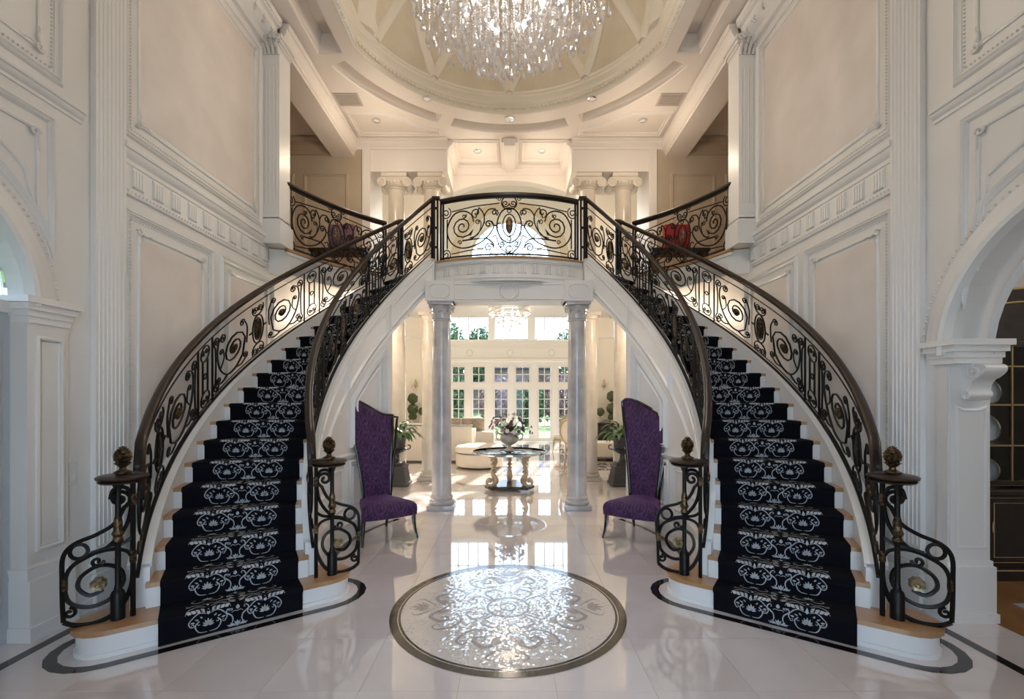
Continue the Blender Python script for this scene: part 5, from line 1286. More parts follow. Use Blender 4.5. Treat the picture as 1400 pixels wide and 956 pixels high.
drop = MB(); drop_mesh(drop, (0, 0, 0), 1.0); drop = drop.build('crystal_drop', 'crystal', ch, local=True)
strings = MB(); spheres = MB(); nd = 0; placed = []
rnd = random.Random(3)
for ti, (r, zt, zb) in enumerate(tiers):
    cnt = max(6, int(2 * pi * r / 0.115))
    for k in range(cnt):
        a = 2 * pi * (k + 0.5 * (ti % 2)) / cnt + rnd.uniform(-0.02, 0.02)
        x, y = r * cos(a), r * sin(a); z1 = zb + rnd.uniform(-0.06, 0.14)
        placed.append((x, y, z1 - 6.0, rnd.uniform(0.95, 1.6)))
        if ti < 4 or True:
            z = zt - 0.02; zz = max(z1 + 0.1, z1 + 0.1)
            while z > zz:
                s_ = 0.0125 if rnd.random() > 0.10 else 0.026
                c = (CH[0] + x, CH[1] + y, z)
                strings.add([(c[0] + s_, c[1], c[2]), (c[0], c[1] + s_, c[2]), (c[0] - s_, c[1], c[2]), (c[0], c[1] - s_, c[2]), (c[0], c[1], c[2] + s_ * 1.3), (c[0], c[1], c[2] - s_ * 1.3)], [(0, 1, 4), (1, 2, 4), (2, 3, 4), (3, 0, 4), (1, 0, 5), (2, 1, 5), (3, 2, 5), (0, 3, 5)])
                z -= s_ * 2.5
placed.sort(key=lambda p: p[1])
for i, (x, y, z, s_) in enumerate(placed[:298]):
    if i == 0: drop.location = (x, y, z); drop.scale = (s_, s_, s_)
    else: share(drop, ch, (x, y, z), 0.3 * i, scale=(s_, s_, s_))
rest = MB()
for x, y, z, s_ in placed[298:]: drop_mesh(rest, (CH[0] + x, CH[1] + y, 6.0 + z), s_, 5)
if rest.v: rest.build('crystal_drops', 'crystal', ch, kind='stuff')
strings.build('bead_strands', 'crystal', ch, kind='stuff', normals=False)
for k in range(18):
    a = 2 * pi * k / 18; r = (0.36, 0.64, 0.88)[k % 3]; z = (5.92, 6.15, 6.30)[k % 3]
    MB().lathe([(0.012, -0.05), (0.03, -0.02), (0.034, 0.01), (0.02, 0.04), (0.004, 0.06)], (CH[0] + r * cos(a), CH[1] + r * sin(a), z), 8).build('bulb', 'bulb_glow', ch, smooth=60)
point('chandelier_light', (CH[0], CH[1], 6.3), 210, (1, 0.90, 0.78), 0.35)

FC = (0.0, 8.55)
fc = thing('flush_chandelier', 'shallow round crystal chandelier on the ceiling above the glass table', 'chandelier', (*FC, 3.43))
q = MB(); q.lathe([(0.30, 3.43), (0.34, 3.415), (0.34, 3.40), (0.30, 3.395)], (*FC, 0), 28); q.build('ceiling_plate', 'chrome', fc, smooth=40)
q = MB()
for r, z in ((0.38, 3.36), (0.40, 3.28), (0.30, 3.17), (0.20, 3.10)): q.tube([(r * cos(2 * pi * i / 28), FC[1] + r * sin(2 * pi * i / 28), z) for i in range(28)], 0.010, 5, closed=True)
q.build('tier_frame', 'chrome', fc, smooth=60)
beadm = MB(); 
for r, z0, z1, n_ in ((0.385, 3.40, 3.26, 56), (0.33, 3.28, 3.15, 46), (0.22, 3.18, 3.06, 34), (0.10, 3.12, 3.0, 18)):
    for k in range(n_):
        a = 2 * pi * k / n_; z = z0
        while z > z1:
            drop_mesh(beadm, (r * cos(a), FC[1] + r * sin(a), z), 0.45, 4); z -= 0.045
beadm.build('bead_strands', 'crystal', fc, kind='stuff', normals=False)
MB().lathe([(0.002, 2.93), (0.02, 2.95), (0.025, 2.97), (0.008, 3.0), (0.006, 3.05)], (*FC, 0), 10).build('finial_drop', 'crystal', fc, smooth=50)
for k in range(5):
    a = 2 * pi * k / 5; MB().lathe([(0.01, -0.03), (0.022, 0), (0.006, 0.04)], (0.16 * cos(a), FC[1] + 0.16 * sin(a), 3.28), 8).build('bulb', 'bulb_glow', fc, smooth=60)
point('flush_chandelier_light', (FC[0], FC[1], 3.2), 22, WARM, 0.2)
# warm lamps below the recessed lights and landing, then added room fill
for x in (-2.3, 2.3): point('recessed_lamp', (x, 8.1, 5.9), 20, WARM, 0.1)
for x in (-0.68, 0.68): point('recessed_lamp', (x, 9.6, 6.2), 10, WARM, 0.1)
for x in (-2.7, 2.7): point('underlanding_lamp', (x, 8.2, 3.2), 30, WARM, 0.1)
for x in (-2.0, 2.0): point('great_room_fill', (x, 12.5, 6.5), 60, (1, 0.9, 0.78), 0.2)  # added fill to lift the vault; no fixture hangs here
for x in (-4.5, 4.5): point('great_room_fill', (x, 12.5, 3.0), 26, (1, 0.88, 0.74), 0.2)  # added side fill for the great room, without fixtures
point('dining_fill', (5.2, 2.6, 2.8), 22, (1, 0.92, 0.82), 0.2)  # fill added to light the cabinet room; not a modelled fixture

# ================================================================ FURNITURE
def chair(loc, rz, label):
    """tall wing-topped side chair: tapered seat, swept back whose top falls to one side, offset black frame"""
    t = thing('tall_back_chair', label, 'chair', loc, rz, 'purple tall-backed chairs')
    # seat: front 0.68 wide at y = -0.33, back 0.36 wide at y = 0.28
    def seat_ring(z, g, n=7):
        fr, bk, y0, y1 = 0.33 + g, 0.185 + g, -0.33 - g, 0.27 + g
        pts = []
        for i in range(n + 1): u = -1 + 2 * i / n; pts.append((u * fr, y0 - 0.035 * (1 - u * u)))
        for i in range(1, n): u = i / n; pts.append((fr + (bk - fr) * (u ** 0.8), y0 + (y1 - y0) * u))
        for i in range(n + 1): u = 1 - 2 * i / n; pts.append((u * bk, y1))
        for i in range(1, n): u = i / n; pts.append((-(bk + (fr - bk) * (1 - (1 - u) ** 0.8)), y1 + (y0 - y1) * u))
        return pts
    rings = []
    for z, g in ((0.285, -0.012), (0.29, 0.0), (0.36, 0.006), (0.41, 0.0), (0.435, -0.02), (0.455, -0.06), (0.465, -0.13)):
        rings.append([(x, y, z - (0.05 * max(0, (-y - 0.12)) if z > 0.40 else 0) * 0.6 + (0.02 * y if z < 0.36 else 0)) for x, y in seat_ring(z, g)])
    q = MB(); q.loft(rings); q.build('seat', 'purple_damask', t, local=True, smooth=50)
    # back: lower corners +-0.16, upper -0.36 .. +0.27; the top drops from 1.66 to 1.46
    def bx(u, v): return (-0.165 - 0.175 * v ** 1.3) * (1 - u) + (0.165 + 0.10 * v ** 1.3) * u
    def ztop(u):
        w = max(0.0, min(1.0, (u - 0.10) / 0.82)); s_ = w * w * (3 - 2 * w); return 1.67 - 0.21 * s_ - 0.03 * (max(0, 0.10 - u) / 0.10) ** 2
    def by(u, v): return 0.235 + 0.17 * v ** 1.6 - 0.06 * (2 * u - 1) ** 2 * (1 - 0.4 * v)
    Z0 = 0.40
    def surf(u, v, d): return (bx(u, v), by(u, v) + d, Z0 + (ztop(u) - Z0) * v)
    nu, nv = 12, 16
    q = MB(); fr = [[surf(i / nu, j / nv, -0.045 * (1 - abs(2 * i / nu - 1) ** 4) * (1 if j < nv else 0.2) - 0.005) for j in range(nv + 1)] for i in range(nu + 1)]
    bk = [[surf(i / nu, j / nv, 0.012) for j in range(nv + 1)] for i in range(nu + 1)]
    w_ = nv + 1; N_ = (nu + 1) * w_
    F = [(i * w_ + j, (i + 1) * w_ + j, (i + 1) * w_ + j + 1, i * w_ + j + 1) for i in range(nu) for j in range(nv)]
    F += [tuple(N_ + k for k in f[::-1]) for f in F]
    rim = [i * w_ for i in range(nu + 1)] + [nu * w_ + j for j in range(1, w_)] + [i * w_ + nv for i in range(nu - 1, -1, -1)] + [j for j in range(nv - 1, 0, -1)]
    F += [(rim[k], rim[(k + 1) % len(rim)], N_ + rim[(k + 1) % len(rim)], N_ + rim[k]) for k in range(len(rim))]
    q.add([p for r in fr for p in r] + [p for r in bk for p in r], F); q.build('backrest', 'purple_damask', t, local=True, smooth=50)
    path = [surf(0, j / 14, 0.0) for j in range(15)] + [surf(i / 14, 1, 0.0) for i in range(1, 15)] + [surf(1, 1 - j / 14, 0.0) for j in range(1, 15)]
    MB().tube(path, 0.021, 6).build('back_frame', 'black_lacquer', t, local=True, smooth=60)
    p2 = [surf(0.25 + 0.75 * i / 10, 1, 0.05) for i in range(11)]
    p2 = [(x + 0.085 * (i / 10) ** 1.0, y + 0.01, z - 0.03 * i / 10) for i, (x, y, z) in enumerate(p2)] 
    p3 = [(bx(1, 1 - j / 12) + 0.085 * (1 - 0.8 * j / 12), by(1, 1 - j / 12) + 0.07 - 0.03 * j / 12, Z0 + (ztop(1) - Z0) * (1 - j / 12) - 0.03) for j in range(1, 13)]
    MB().tube(p2 + p3, 0.019, 6).build('offset_frame', 'black_lacquer', t, local=True, smooth=60)
    for x, y, dx, dy in ((-0.30, -0.30, -0.03, -0.05), (0.30, -0.30, 0.03, -0.05), (-0.15, 0.24, -0.02, 0.10), (0.15, 0.24, 0.02, 0.10)):
        MB().tube([(x, y, 0.30), (x + dx * 0.1, y + dy * 0.05, 0.20), (x + dx * 0.4, y + dy * 0.35, 0.10), (x + dx, y + dy, 0.0)], [0.028, 0.025, 0.019, 0.013], 6).build('leg', 'black_lacquer', t, local=True, smooth=60)
chair((-1.57, 5.60, 0), R(33), 'tall purple damask chair with sloping black-framed top, beside the left stair wall')
chair((1.60, 5.60, 0), R(-33), 'tall purple damask chair with sloping black-framed top, beside the right stair wall')

# centre table
TX, TY = 0.0, 8.46
t = thing('glass_table', 'round glass-topped table on carved scroll legs in the middle of the hall', 'table', (TX, TY, 0))
MB().lathe([(0.66, 0.672), (0.685, 0.678), (0.69, 0.686), (0.68, 0.694), (0.0, 0.695)], (TX, TY, 0), 56).build('glass_top', 'table_glass', t, smooth=40)
MB().lathe([(0.668, 0.668), (0.69, 0.668), (0.694, 0.684), (0.69, 0.70), (0.675, 0.70), (0.675, 0.697)], (TX, TY, 0), 56, cap=False).build('top_rim', 'chrome', t, smooth=40)
q = MB(); tri = []
for k in range(3):
    a = R(90 + 120 * k); tri += [(TX + 0.46 * cos(a - 0.28), TY + 0.46 * sin(a - 0.28)), (TX + 0.46 * cos(a + 0.28), TY + 0.46 * sin(a + 0.28)), (TX + 0.26 * cos(a + R(60)), TY + 0.26 * sin(a + R(60)))]
q.prism(tri, 0.03, 0.085); q.prism([(TX + (x - TX) * 1.03, TY + (y - TY) * 1.03) for x, y in tri], 0.05, 0.07); q.build('base_plate', 'bronze_stone', t)
for k in range(3):
    a = R(90 + 120 * k); d = Vector((cos(a), sin(a)))
    pr = catmull([(0.44, 0.655), (0.36, 0.62), (0.30, 0.52), (0.33, 0.42), (0.37, 0.34), (0.32, 0.24), (0.29, 0.16), (0.36, 0.08), (0.45, 0.09), (0.47, 0.16), (0.42, 0.20), (0.38, 0.165)], 4)
    rad = [0.04 + 0.018 * sin(i * 0.35) for i in range(len(pr))]
    q = MB(); q.tube([(TX + d.x * r, TY + d.y * r, z) for r, z in pr], [r * (1 if i < len(pr) - 12 else 0.75) for i, r in enumerate(rad)], 8)
    lg = q.build('scroll_leg', 'carved_cream', t, smooth=60)
    q = MB(); q.lathe([(0.002, 0.0), (0.05, 0.0), (0.06, 0.02), (0.05, 0.04), (0.0, 0.045)], (TX + d.x * 0.43, TY + d.y * 0.43, 0.645 - 0.02), 10); q.build('top_pad', 'carved_cream', lg, smooth=50)
    q = MB()
    for j in range(5):
        u = 0.62 - 0.07 * j; c = (TX + d.x * (0.36 - 0.01 * j), TY + d.y * (0.36 - 0.01 * j), u)
        q.lathe([(0.004, -0.04), (0.045, -0.02), (0.05, 0.0), (0.02, 0.03)], c, 8)
    q.build('carved_leaves', 'carved_cream', lg, smooth=50, kind='stuff')
# flower urn
def leaf(mb, p, d, l, w, droop=0.4, fold=0.1, n=5):
    d = Vector(d).normalized(); s_ = d.cross(Vector((0, 0, 1))); s_ = s_.normalized() if s_.length > 1e-3 else Vector((1, 0, 0))
    rows = []; p = Vector(p)
    for i in range(n + 1):
        u = i / n; c = p + d * l * u + Vector((0, 0, -droop * l * u * u)); ww = w * sin(pi * min(1, 0.08 + 0.92 * u)) ** 0.8 if i < n else 0.002
        rows.append([tuple(c - s_ * ww / 2 + Vector((0, 0, fold * ww))), tuple(c), tuple(c + s_ * ww / 2 + Vector((0, 0, fold * ww)))])
    mb.add([q_ for r in rows for q_ in r], [(i * 3 + j, (i + 1) * 3 + j, (i + 1) * 3 + j + 1, i * 3 + j + 1) for i in range(n) for j in (0, 1)])
    return mb
uz = 0.70
t = thing('stone_urn', 'pale two-handled stone urn on the round glass table', 'urn', (TX, TY, uz))
q = MB(); q.bbox(TX - 0.09, TX + 0.09, TY - 0.09, TY + 0.09, uz, uz + 0.025, 0.004); q.lathe([(0.085, uz + 0.025), (0.06, uz + 0.05), (0.03, uz + 0.08), (0.035, uz + 0.10), (0.09, uz + 0.13), (0.15, uz + 0.17), (0.175, uz + 0.23), (0.165, uz + 0.28), (0.19, uz + 0.30), (0.195, uz + 0.315), (0.16, uz + 0.315), (0.14, uz + 0.26)], (TX, TY, 0), 24, cap=False); q.build('bowl', 'stone_urn', t, smooth=40)
for s_ in (1, -1): MB().tube(catmull([(TX + s_ * 0.17, TY, uz + 0.20), (TX + s_ * 0.23, TY, uz + 0.22), (TX + s_ * 0.245, TY, uz + 0.29), (TX + s_ * 0.21, TY, uz + 0.33), (TX + s_ * 0.18, TY, uz + 0.31)], 4), 0.013, 6).build('handle', 'stone_urn', t, smooth=60)
t = thing('flower_bouquet', 'loose bouquet of white, mauve and purple flowers in the stone urn', 'flowers', (TX, TY, uz + 0.30))
rnd = random.Random(11)
for i in range(46):
    a = rnd.uniform(0, 2 * pi); e = rnd.uniform(0.05, 1.35); rr = rnd.uniform(0.26, 0.42)
    c = (TX + rr * cos(a) * cos(e) * 1.05, TY + rr * sin(a) * cos(e) * 0.9, uz + 0.31 + rr * sin(e) * 1.02)
    mt = rnd.choice(['flower_white', 'flower_white', 'flower_mauve', 'flower_purple', 'flower_purple', 'berry'])
    q = MB(); o = (Vector(c) - Vector((TX, TY, uz + 0.3))).normalized(); s1 = o.orthogonal().normalized(); s2 = o.cross(s1); R_ = rnd.uniform(0.035, 0.062) * (0.6 if mt == 'berry' else 1)
    for ring, (nn_, rr2, up) in enumerate(((6, 1.0, 0.1), (5, 0.65, 0.45))):
        for k in range(nn_):
            b = 2 * pi * k / nn_ + ring; dv = s1 * cos(b) + s2 * sin(b); w = dv.cross(o)
            P0_ = Vector(c); tip = P0_ + dv * R_ * rr2 + o * R_ * up; md = P0_ + dv * R_ * rr2 * 0.55 + o * R_ * (up * 0.3)
            q.add([tuple(P0_), tuple(md + w * R_ * 0.42), tuple(tip), tuple(md - w * R_ * 0.42)], [(0, 1, 2, 3)])
    q.lathe([(0.002, -0.01), (R_ * 0.3, 0.0), (0.002, R_ * 0.4)], c, 6)
    fl = q.build('flower', mt, t)
    if i < 30: MB().tube([c, ((c[0] + TX) / 2, (c[1] + TY) / 2, (c[2] + uz + 0.28) / 2), (TX, TY, uz + 0.26)], 0.004, 4).build('flower_stem', 'leaf_green', t)
for i in range(44):
    a = rnd.uniform(0, 2 * pi); e = rnd.uniform(-0.1, 1.3)
    d = (cos(a) * cos(e), sin(a) * cos(e), sin(e))
    leaf(MB(), (TX + d[0] * 0.08, TY + d[1] * 0.08, uz + 0.31 + d[2] * 0.06), d, rnd.uniform(0.22, 0.34), rnd.uniform(0.035, 0.06), 0.3).build('leaf', rnd.choice(['leaf_green', 'topiary_green']), t)

# potted plants in black urns
def plant(m, label):
    x, y = -2.18, 8.80
    t = thing('plant_urn', label, 'plant', (x * m, y, 0), group='plants in black urns')
    q = MB()
    for z0, z1, w0, w1 in ((0, 0.05, 0.24, 0.24), (0.05, 0.34, 0.225, 0.175), (0.34, 0.38, 0.19, 0.19), (0.38, 0.44, 0.15, 0.13)):
        q.loft([[(x - w0, y - w0, z0), (x + w0, y - w0, z0), (x + w0, y + w0, z0), (x - w0, y + w0, z0)], [(x - w1, y - w1, z1), (x + w1, y - w1, z1), (x + w1, y + w1, z1), (x - w1, y + w1, z1)]])
    q.build('plinth', 'urn_black', t, m=m)
    q = MB(); q.lathe([(0.11, 0.44), (0.07, 0.47), (0.045, 0.52), (0.05, 0.56), (0.04, 0.59), (0.10, 0.62), (0.17, 0.66), (0.20, 0.70), (0.165, 0.72), (0.16, 0.80), (0.185, 0.90), (0.205, 0.93), (0.205, 0.945), (0.165, 0.945), (0.15, 0.88)], (x, y, 0), 22, cap=False)
    q.build('urn', 'urn_black', t, m=m, smooth=40)
    for s_ in (1, -1): MB().tube(catmull([(x + s_ * 0.19, y, 0.69), (x + s_ * 0.25, y, 0.70), (x + s_ * 0.26, y, 0.76), (x + s_ * 0.21, y, 0.77)], 4), 0.012, 6).build('handle', 'urn_black', t, m=m, smooth=60)
    MB().lathe([(0.16, 0.91), (0.0, 0.92)], (x, y, 0), 14).build('soil', 'stem_brown', t, m=m)
    rr = random.Random(21)
    for i in range(46):
        a = 2 * pi * i * 0.382; e = rr.uniform(0.25, 1.35)
        d = Vector((cos(a) * cos(e), sin(a) * cos(e), sin(e)))
        L_ = rr.uniform(0.18, 0.34); p = Vector((x, y, 0.92)) + Vector((d.x, d.y, 0)) * 0.05; e1 = p + d * L_ * 0.8
        st = MB().tube([tuple(p), tuple(p + d * L_ * 0.45 + Vector((0, 0, 0.02))), tuple(e1)], 0.005, 4).build('stalk', 'leaf_green', t, m=m)
        d2 = Vector((d.x, d.y, d.z * 0.35 + 0.05)); leaf(MB(), e1, d2, rr.uniform(0.22, 0.34), rr.uniform(0.09, 0.13), 0.75, 0.15).build('leaf', 'leaf_green', t, m=m, smooth=60)
plant(1, 'leafy green plant in a black urn and plinth beside the left purple chair')
plant(-1, 'leafy green plant in a black urn and plinth beside the right purple chair')

# ---- great room furniture
t = thing('sectional_sofa', 'long cream sofa with a striped skirted back behind the columns on the left', 'sofa', (-2.0, 12.1, 0))
q = MB(); q.bbox(-3.4, -0.98, 11.80, 12.0, 0.04, 0.96, 0.02); q.bbox(-1.18, -0.98, 12.0, 13.3, 0.04, 0.80, 0.02); q.build('back', 'striped_fabric', t, smooth=40)
MB().bbox(-3.4, -1.18, 12.0, 12.9, 0.10, 0.48, 0.04).build('seat', 'beige_fabric', t, smooth=40)
MB().box(-3.42, -0.96, 11.78, 12.02, 0.955, 0.968).build('piping', 'black_wood', t)
t2 = thing('armless_sofa', 'beige sofa with patterned brown cushions standing below the left French doors', 'sofa', (-1.4, 15.6, 0))
MB().bbox(-2.4, -0.55, 15.3, 16.2, 0.08, 0.50, 0.05).build('seat', 'beige_fabric', t2, smooth=40)
MB().bbox(-2.4, -1.0, 16.1, 16.35, 0.3, 0.95, 0.06).build('back', 'beige_fabric', t2, smooth=40)
for x, lab, mt in ((-1.95, 'brown patterned cushion at the left end of the beige sofa', 'pillow_brown'), (-1.50, 'brown patterned cushion in the middle of the beige sofa back', 'pillow_brown'), (-1.10, 'brown patterned cushion nearest the sofa\'s open right end', 'pillow_brown')):
    q = MB(); q.grid(lambda u, v, x=x: (x - 0.19 + 0.38 * u, 16.02 - 0.09 * (sin(pi * u) * sin(pi * v)) ** 0.6 + 0.05 * v, 0.52 + 0.42 * v), 8, 8); q.grid(lambda u, v, x=x: (x - 0.19 + 0.38 * u, 16.02 + 0.05 * (sin(pi * u) * sin(pi * v)) ** 0.6 + 0.05 * v, 0.52 + 0.42 * v), 8, 8)
    tag(q.build('cushion', mt, smooth=60), lab, 'cushion', 'cushions on the beige sofa')
t = thing('ottoman', 'round cream ottoman with a padded top left of the glass table', 'ottoman', (-0.74, 11.15, 0))
q = MB(); q.lathe([(0.55, 0.03), (0.58, 0.05), (0.575, 0.33), (0.56, 0.36)], (-0.74, 11.15, 0), 32); q.build('skirt', 'beige_fabric', t, smooth=40)
q = MB(); q.lathe([(0.575, 0.36), (0.60, 0.38), (0.60, 0.46), (0.54, 0.52), (0.3, 0.545), (0.0, 0.55)], (-0.74, 11.15, 0), 32); q.build('padded_top', 'beige_fabric', t, smooth=60)
MB().lathe([(0.578, 0.345), (0.592, 0.352), (0.592, 0.362), (0.578, 0.368)], (-0.74, 11.15, 0), 32, cap=False).build('piping', 'black_wood', t)
def oval_chair(loc, rz, label):
    t = thing('oval_back_chair', label, 'chair', loc, rz, 'gilt oval-backed chairs')
    q = MB(); q.lathe([(0.24, 0.42), (0.27, 0.44), (0.27, 0.49), (0.22, 0.53), (0.0, 0.54)], (0, 0, 0), 20); q.build('seat', 'beige_fabric', t, local=True, smooth=50)
    q = MB(); q.lathe([(0.24, 0.36), (0.275, 0.37), (0.275, 0.43), (0.24, 0.44)], (0, 0, 0), 20); q.build('seat_rail', 'gold_wood', t, local=True, smooth=50)
    q = MB(); q.tube([(0.25 * cos(a), 0.27 + 0.12 * (0.5 + 0.5 * sin(a)), 0.86 + 0.31 * sin(a)) for a in [2 * pi * i / 24 for i in range(24)]], 0.025, 6, closed=True); q.tube([(-0.14, 0.24, 0.40), (-0.13, 0.28, 0.60)], 0.02, 6); q.tube([(0.14, 0.24, 0.40), (0.13, 0.28, 0.60)], 0.02, 6); q.build('back_frame', 'gold_wood', t, local=True, smooth=50)
    q = MB(); q.add([(0, 0.31, 0.86)] + [(0.23 * cos(a), 0.27 + 0.12 * (0.5 + 0.5 * sin(a)), 0.86 + 0.29 * sin(a)) for a in [2 * pi * i / 24 for i in range(24)]] + [(0, 0.37, 0.86)], [(0, 1 + i, 1 + (i + 1) % 24) for i in range(24)] + [(25, 1 + (i + 1) % 24, 1 + i) for i in range(24)]); q.build('back_pad', 'beige_fabric', t, local=True, smooth=60)
    for x, y in ((-0.19, -0.19), (0.19, -0.19), (-0.17, 0.19), (0.17, 0.19)): MB().tube([(x, y, 0.38), (x * 1.05, y * 1.05, 0.2), (x * 1.15, y * 1.15, 0)], [0.026, 0.018, 0.014], 6).build('leg', 'gold_wood', t, local=True, smooth=60)
oval_chair((1.60, 13.9, 0), R(200), 'gilt oval-backed chair farther off, by the right French doors')
oval_chair((1.58, 11.0, 0), R(150), 'gilt oval-backed chair half hidden by the right marble column')
t = thing('console_table', 'black console cabinet against the cream wall behind the right columns', 'console', (3.1, 13.9, 0))
MB().bbox(2.70, 4.0, 13.95, 14.42, 0.06, 0.86, 0.01).build('body', 'black_wood', t); MB().bbox(2.66, 4.04, 13.92, 14.44, 0.86, 0.90, 0.008).build('top', 'black_wood', t)
for x in (2.75, 3.42): MB().bbox(x, x + 0.52, 13.935, 13.955, 0.14, 0.80, 0.004).build('door', 'black_wood', t)
t = thing('upholstered_bench', 'low cream upholstered bench on the dark patterned rug at right', 'bench', (2.4, 11.9, 0))
MB().bbox(2.0, 3.1, 11.9, 12.6, 0.12, 0.50, 0.06).build('cushion', 'beige_fabric', t, smooth=50)
for x in (2.08, 3.02):
    for y in (11.97, 12.53): MB().tube([(x, y, 0.14), (x, y, 0.013)], [0.03, 0.02], 6).build('leg', 'black_wood', t)
tag(MB().bbox(1.9, 4.4, 10.6, 13.4, 0.0, 0.012, 0.004).build('patterned_rug', 'dark_rug'), 'dark rug with pale mottled pattern under the cream bench', 'rug')
def topiary(x, y, z, balls, label):
    t = thing('topiary', label, 'plant', (x, y, z), group='clipped ball topiaries')
    MB().lathe([(0.07, z), (0.09, z + 0.02), (0.11, z + 0.14), (0.115, z + 0.16), (0.09, z + 0.16)], (x, y, 0), 14).build('pot', 'stone_urn', t, smooth=40)
    MB().tube([(x, y, z + 0.12), (x, y, z + balls[-1][0])], 0.012, 6).build('stem', 'stem_brown', t)
    for h, r in balls:
        bm = bmesh.new(); bmesh.ops.create_icosphere(bm, subdivisions=3, radius=r)
        rr = random.Random(int(h * 100))
        for v_ in bm.verts: v_.co *= 1 + rr.uniform(-0.10, 0.10)
        bm.verts.index_update()
        q = MB(); q.add([(v_.co.x + x, v_.co.y + y, v_.co.z + z + h) for v_ in bm.verts], [[v_.index for v_ in f_.verts] for f_ in bm.faces]); bm.free()
        q.build('clipped_ball', 'topiary_green', t)
t = thing('side_table', 'cream side table that carries the double topiary behind the left columns', 'table', (-3.05, 14.15, 0))
MB().bbox(-3.6, -2.66, 13.95, 14.42, 0.84, 0.90, 0.008).build('top', 'cream_trim', t); MB().bbox(-3.5, -2.76, 14.0, 14.40, 0.02, 0.84, 0.01).build('body', 'cream_trim', t)
topiary(-3.02, 14.15, 0.90, ((0.18, 0.13), (0.42, 0.17), (0.75, 0.16)), 'double-ball topiary on the table behind the left columns')
topiary(-2.72, 14.12, 0.90, ((0.36, 0.12),), 'small single-ball topiary beside the left double topiary')
topiary(3.18, 14.15, 0.90, ((0.18, 0.13), (0.44, 0.18), (0.82, 0.17)), 'double-ball topiary on the black console at right')
topiary(2.80, 14.12, 0.90, ((0.34, 0.13),), 'small single-ball topiary beside the right double topiary')
for m in (1, -1):
    t = thing('wall_sconce', 'small crystal wall sconce on the cream panel behind the %s columns' % WORDS[m], 'sconce', (-3.0 * m, 14.48, 2.1), group='crystal sconces')
    q = MB(); x, y, z = -3.0, 14.45, 2.1
    q.lathe([(0.002, -0.14), (0.04, -0.06), (0.05, 0.0), (0.03, 0.10), (0.004, 0.18)], (x, y + 0.02, z), 10); q.build('backplate', 'gold_wood', t, m=m, smooth=50)
    for s_ in (1, -1):
        MB().tube(catmull([(x, y, z - 0.02), (x + 0.07 * s_, y - 0.06, z - 0.06), (x + 0.12 * s_, y - 0.08, z + 0.03)], 4), 0.008, 5).build('arm', 'gold_wood', t, m=m, smooth=60)
        MB().lathe([(0.012, 0.03), (0.02, 0.05), (0.012, 0.12), (0.003, 0.15)], (x + 0.12 * s_, y - 0.08, z), 8).build('candle', 'porcelain', t, m=m, smooth=60)
        q = MB(); drop_mesh(q, (x + 0.10 * s_, y - 0.08, z - 0.10), 0.7); drop_mesh(q, (x + 0.05 * s_, y - 0.05, z - 0.18), 0.7); q.build('crystal_drops', 'crystal', t, m=m, kind='stuff')
# ---- balcony benches
for m, mt, lab in ((1, 'plum_fabric', 'plum cushion standing on the left balcony bench'), (-1, 'red_fabric', 'red cushion standing on the right balcony bench')):
    x = -2.98; y = 8.05
    t = thing('balcony_bench', 'narrow dark bench behind the %s balcony railing' % WORDS[m], 'bench', (x * m, y, ZL), group='balcony benches')
    MB().bbox(x - 0.50, x + 0.50, y - 0.18, y + 0.22, ZL + 0.44, ZL + 0.50, 0.015).build('seat', 'black_wood', t, m=m)
    for a in (-0.45, 0.45):
        for b in (-0.14, 0.18): MB().box(x + a - 0.02, x + a + 0.02, y + b - 0.02, y + b + 0.02, ZL, ZL + 0.44).build('leg', 'black_wood', t, m=m)
    q = MB(); q.bbox(x - 0.22, x + 0.25, y - 0.03, y + 0.11, ZL + 0.50, ZL + 0.97, 0.05)
    tag(q.build('bench_cushion', mt, m=m, smooth=50), lab, 'cushion')

# ---- china cabinet, plates and rug in the dining room
cab = thing('china_cabinet', 'tall black china cabinet with gilt lines and an arched top beyond the right arch', 'cabinet', (4.95, 4.5, 0))
x0, x1, yf, yb = 3.86, 6.1, 4.22, 4.72
q = MB(); q.bbox(x0, x1, yf, yb, 0.06, 0.82, 0.008); q.box(x0 - 0.03, x1 + 0.03, yf - 0.03, yb, 0.0, 0.12); q.bbox(x0 - 0.03, x1 + 0.03, yf - 0.04, yb, 0.80, 0.85, 0.01); q.build('lower_body', 'black_wood', cab)
q = MB(); q.box(x0, x0 + 0.03, yf + 0.05, yb, 0.85, 2.30); q.box(x1 - 0.03, x1, yf + 0.05, yb, 0.85, 2.30); q.box(x0, x1, yb - 0.03, yb, 0.85, 2.30); q.build('upper_body', 'black_wood', cab)
Xc = (x0 + x1) / 2
ap = [(x0 - 0.04, 2.22)] + [(Xc - 1.16 * cos(R(a)), 2.30 + 0.42 * sin(R(a))) for a in range(10, 171, 8)] + [(x1 + 0.04, 2.22)]
t_ = MB(); t_.prism([(a, b) for a, b in ap], 0, 1); q = MB(); q.add([(x, yf + 0.02 + 0.45 * z, y) for x, y, z in t_.v], t_.f); q.build('arched_bonnet', 'black_wood', cab, smooth=30)
q = MB(); q.tube([(a, yf + 0.015, b) for a, b in ap], 0.012, 5); q.tube([(Xc + (a - Xc) * 0.86, yf + 0.015, 2.22 + (b - 2.22) * 0.75) for a, b in ap], 0.009, 5)
for a in (0.45,): q.tube([(x0 + a + c, yf + 0.012, d) for c, d in spi(0, 2.36, 0.08, 0, 1.5)], 0.010, 5)
q.build('gilt_bead', 'gold_line', cab, smooth=60)
for z in (1.24, 1.62, 1.98): MB().box(x0 + 0.03, x1 - 0.03, yf + 0.08, yb - 0.03, z, z + 0.012).build('shelf', 'black_wood', cab)
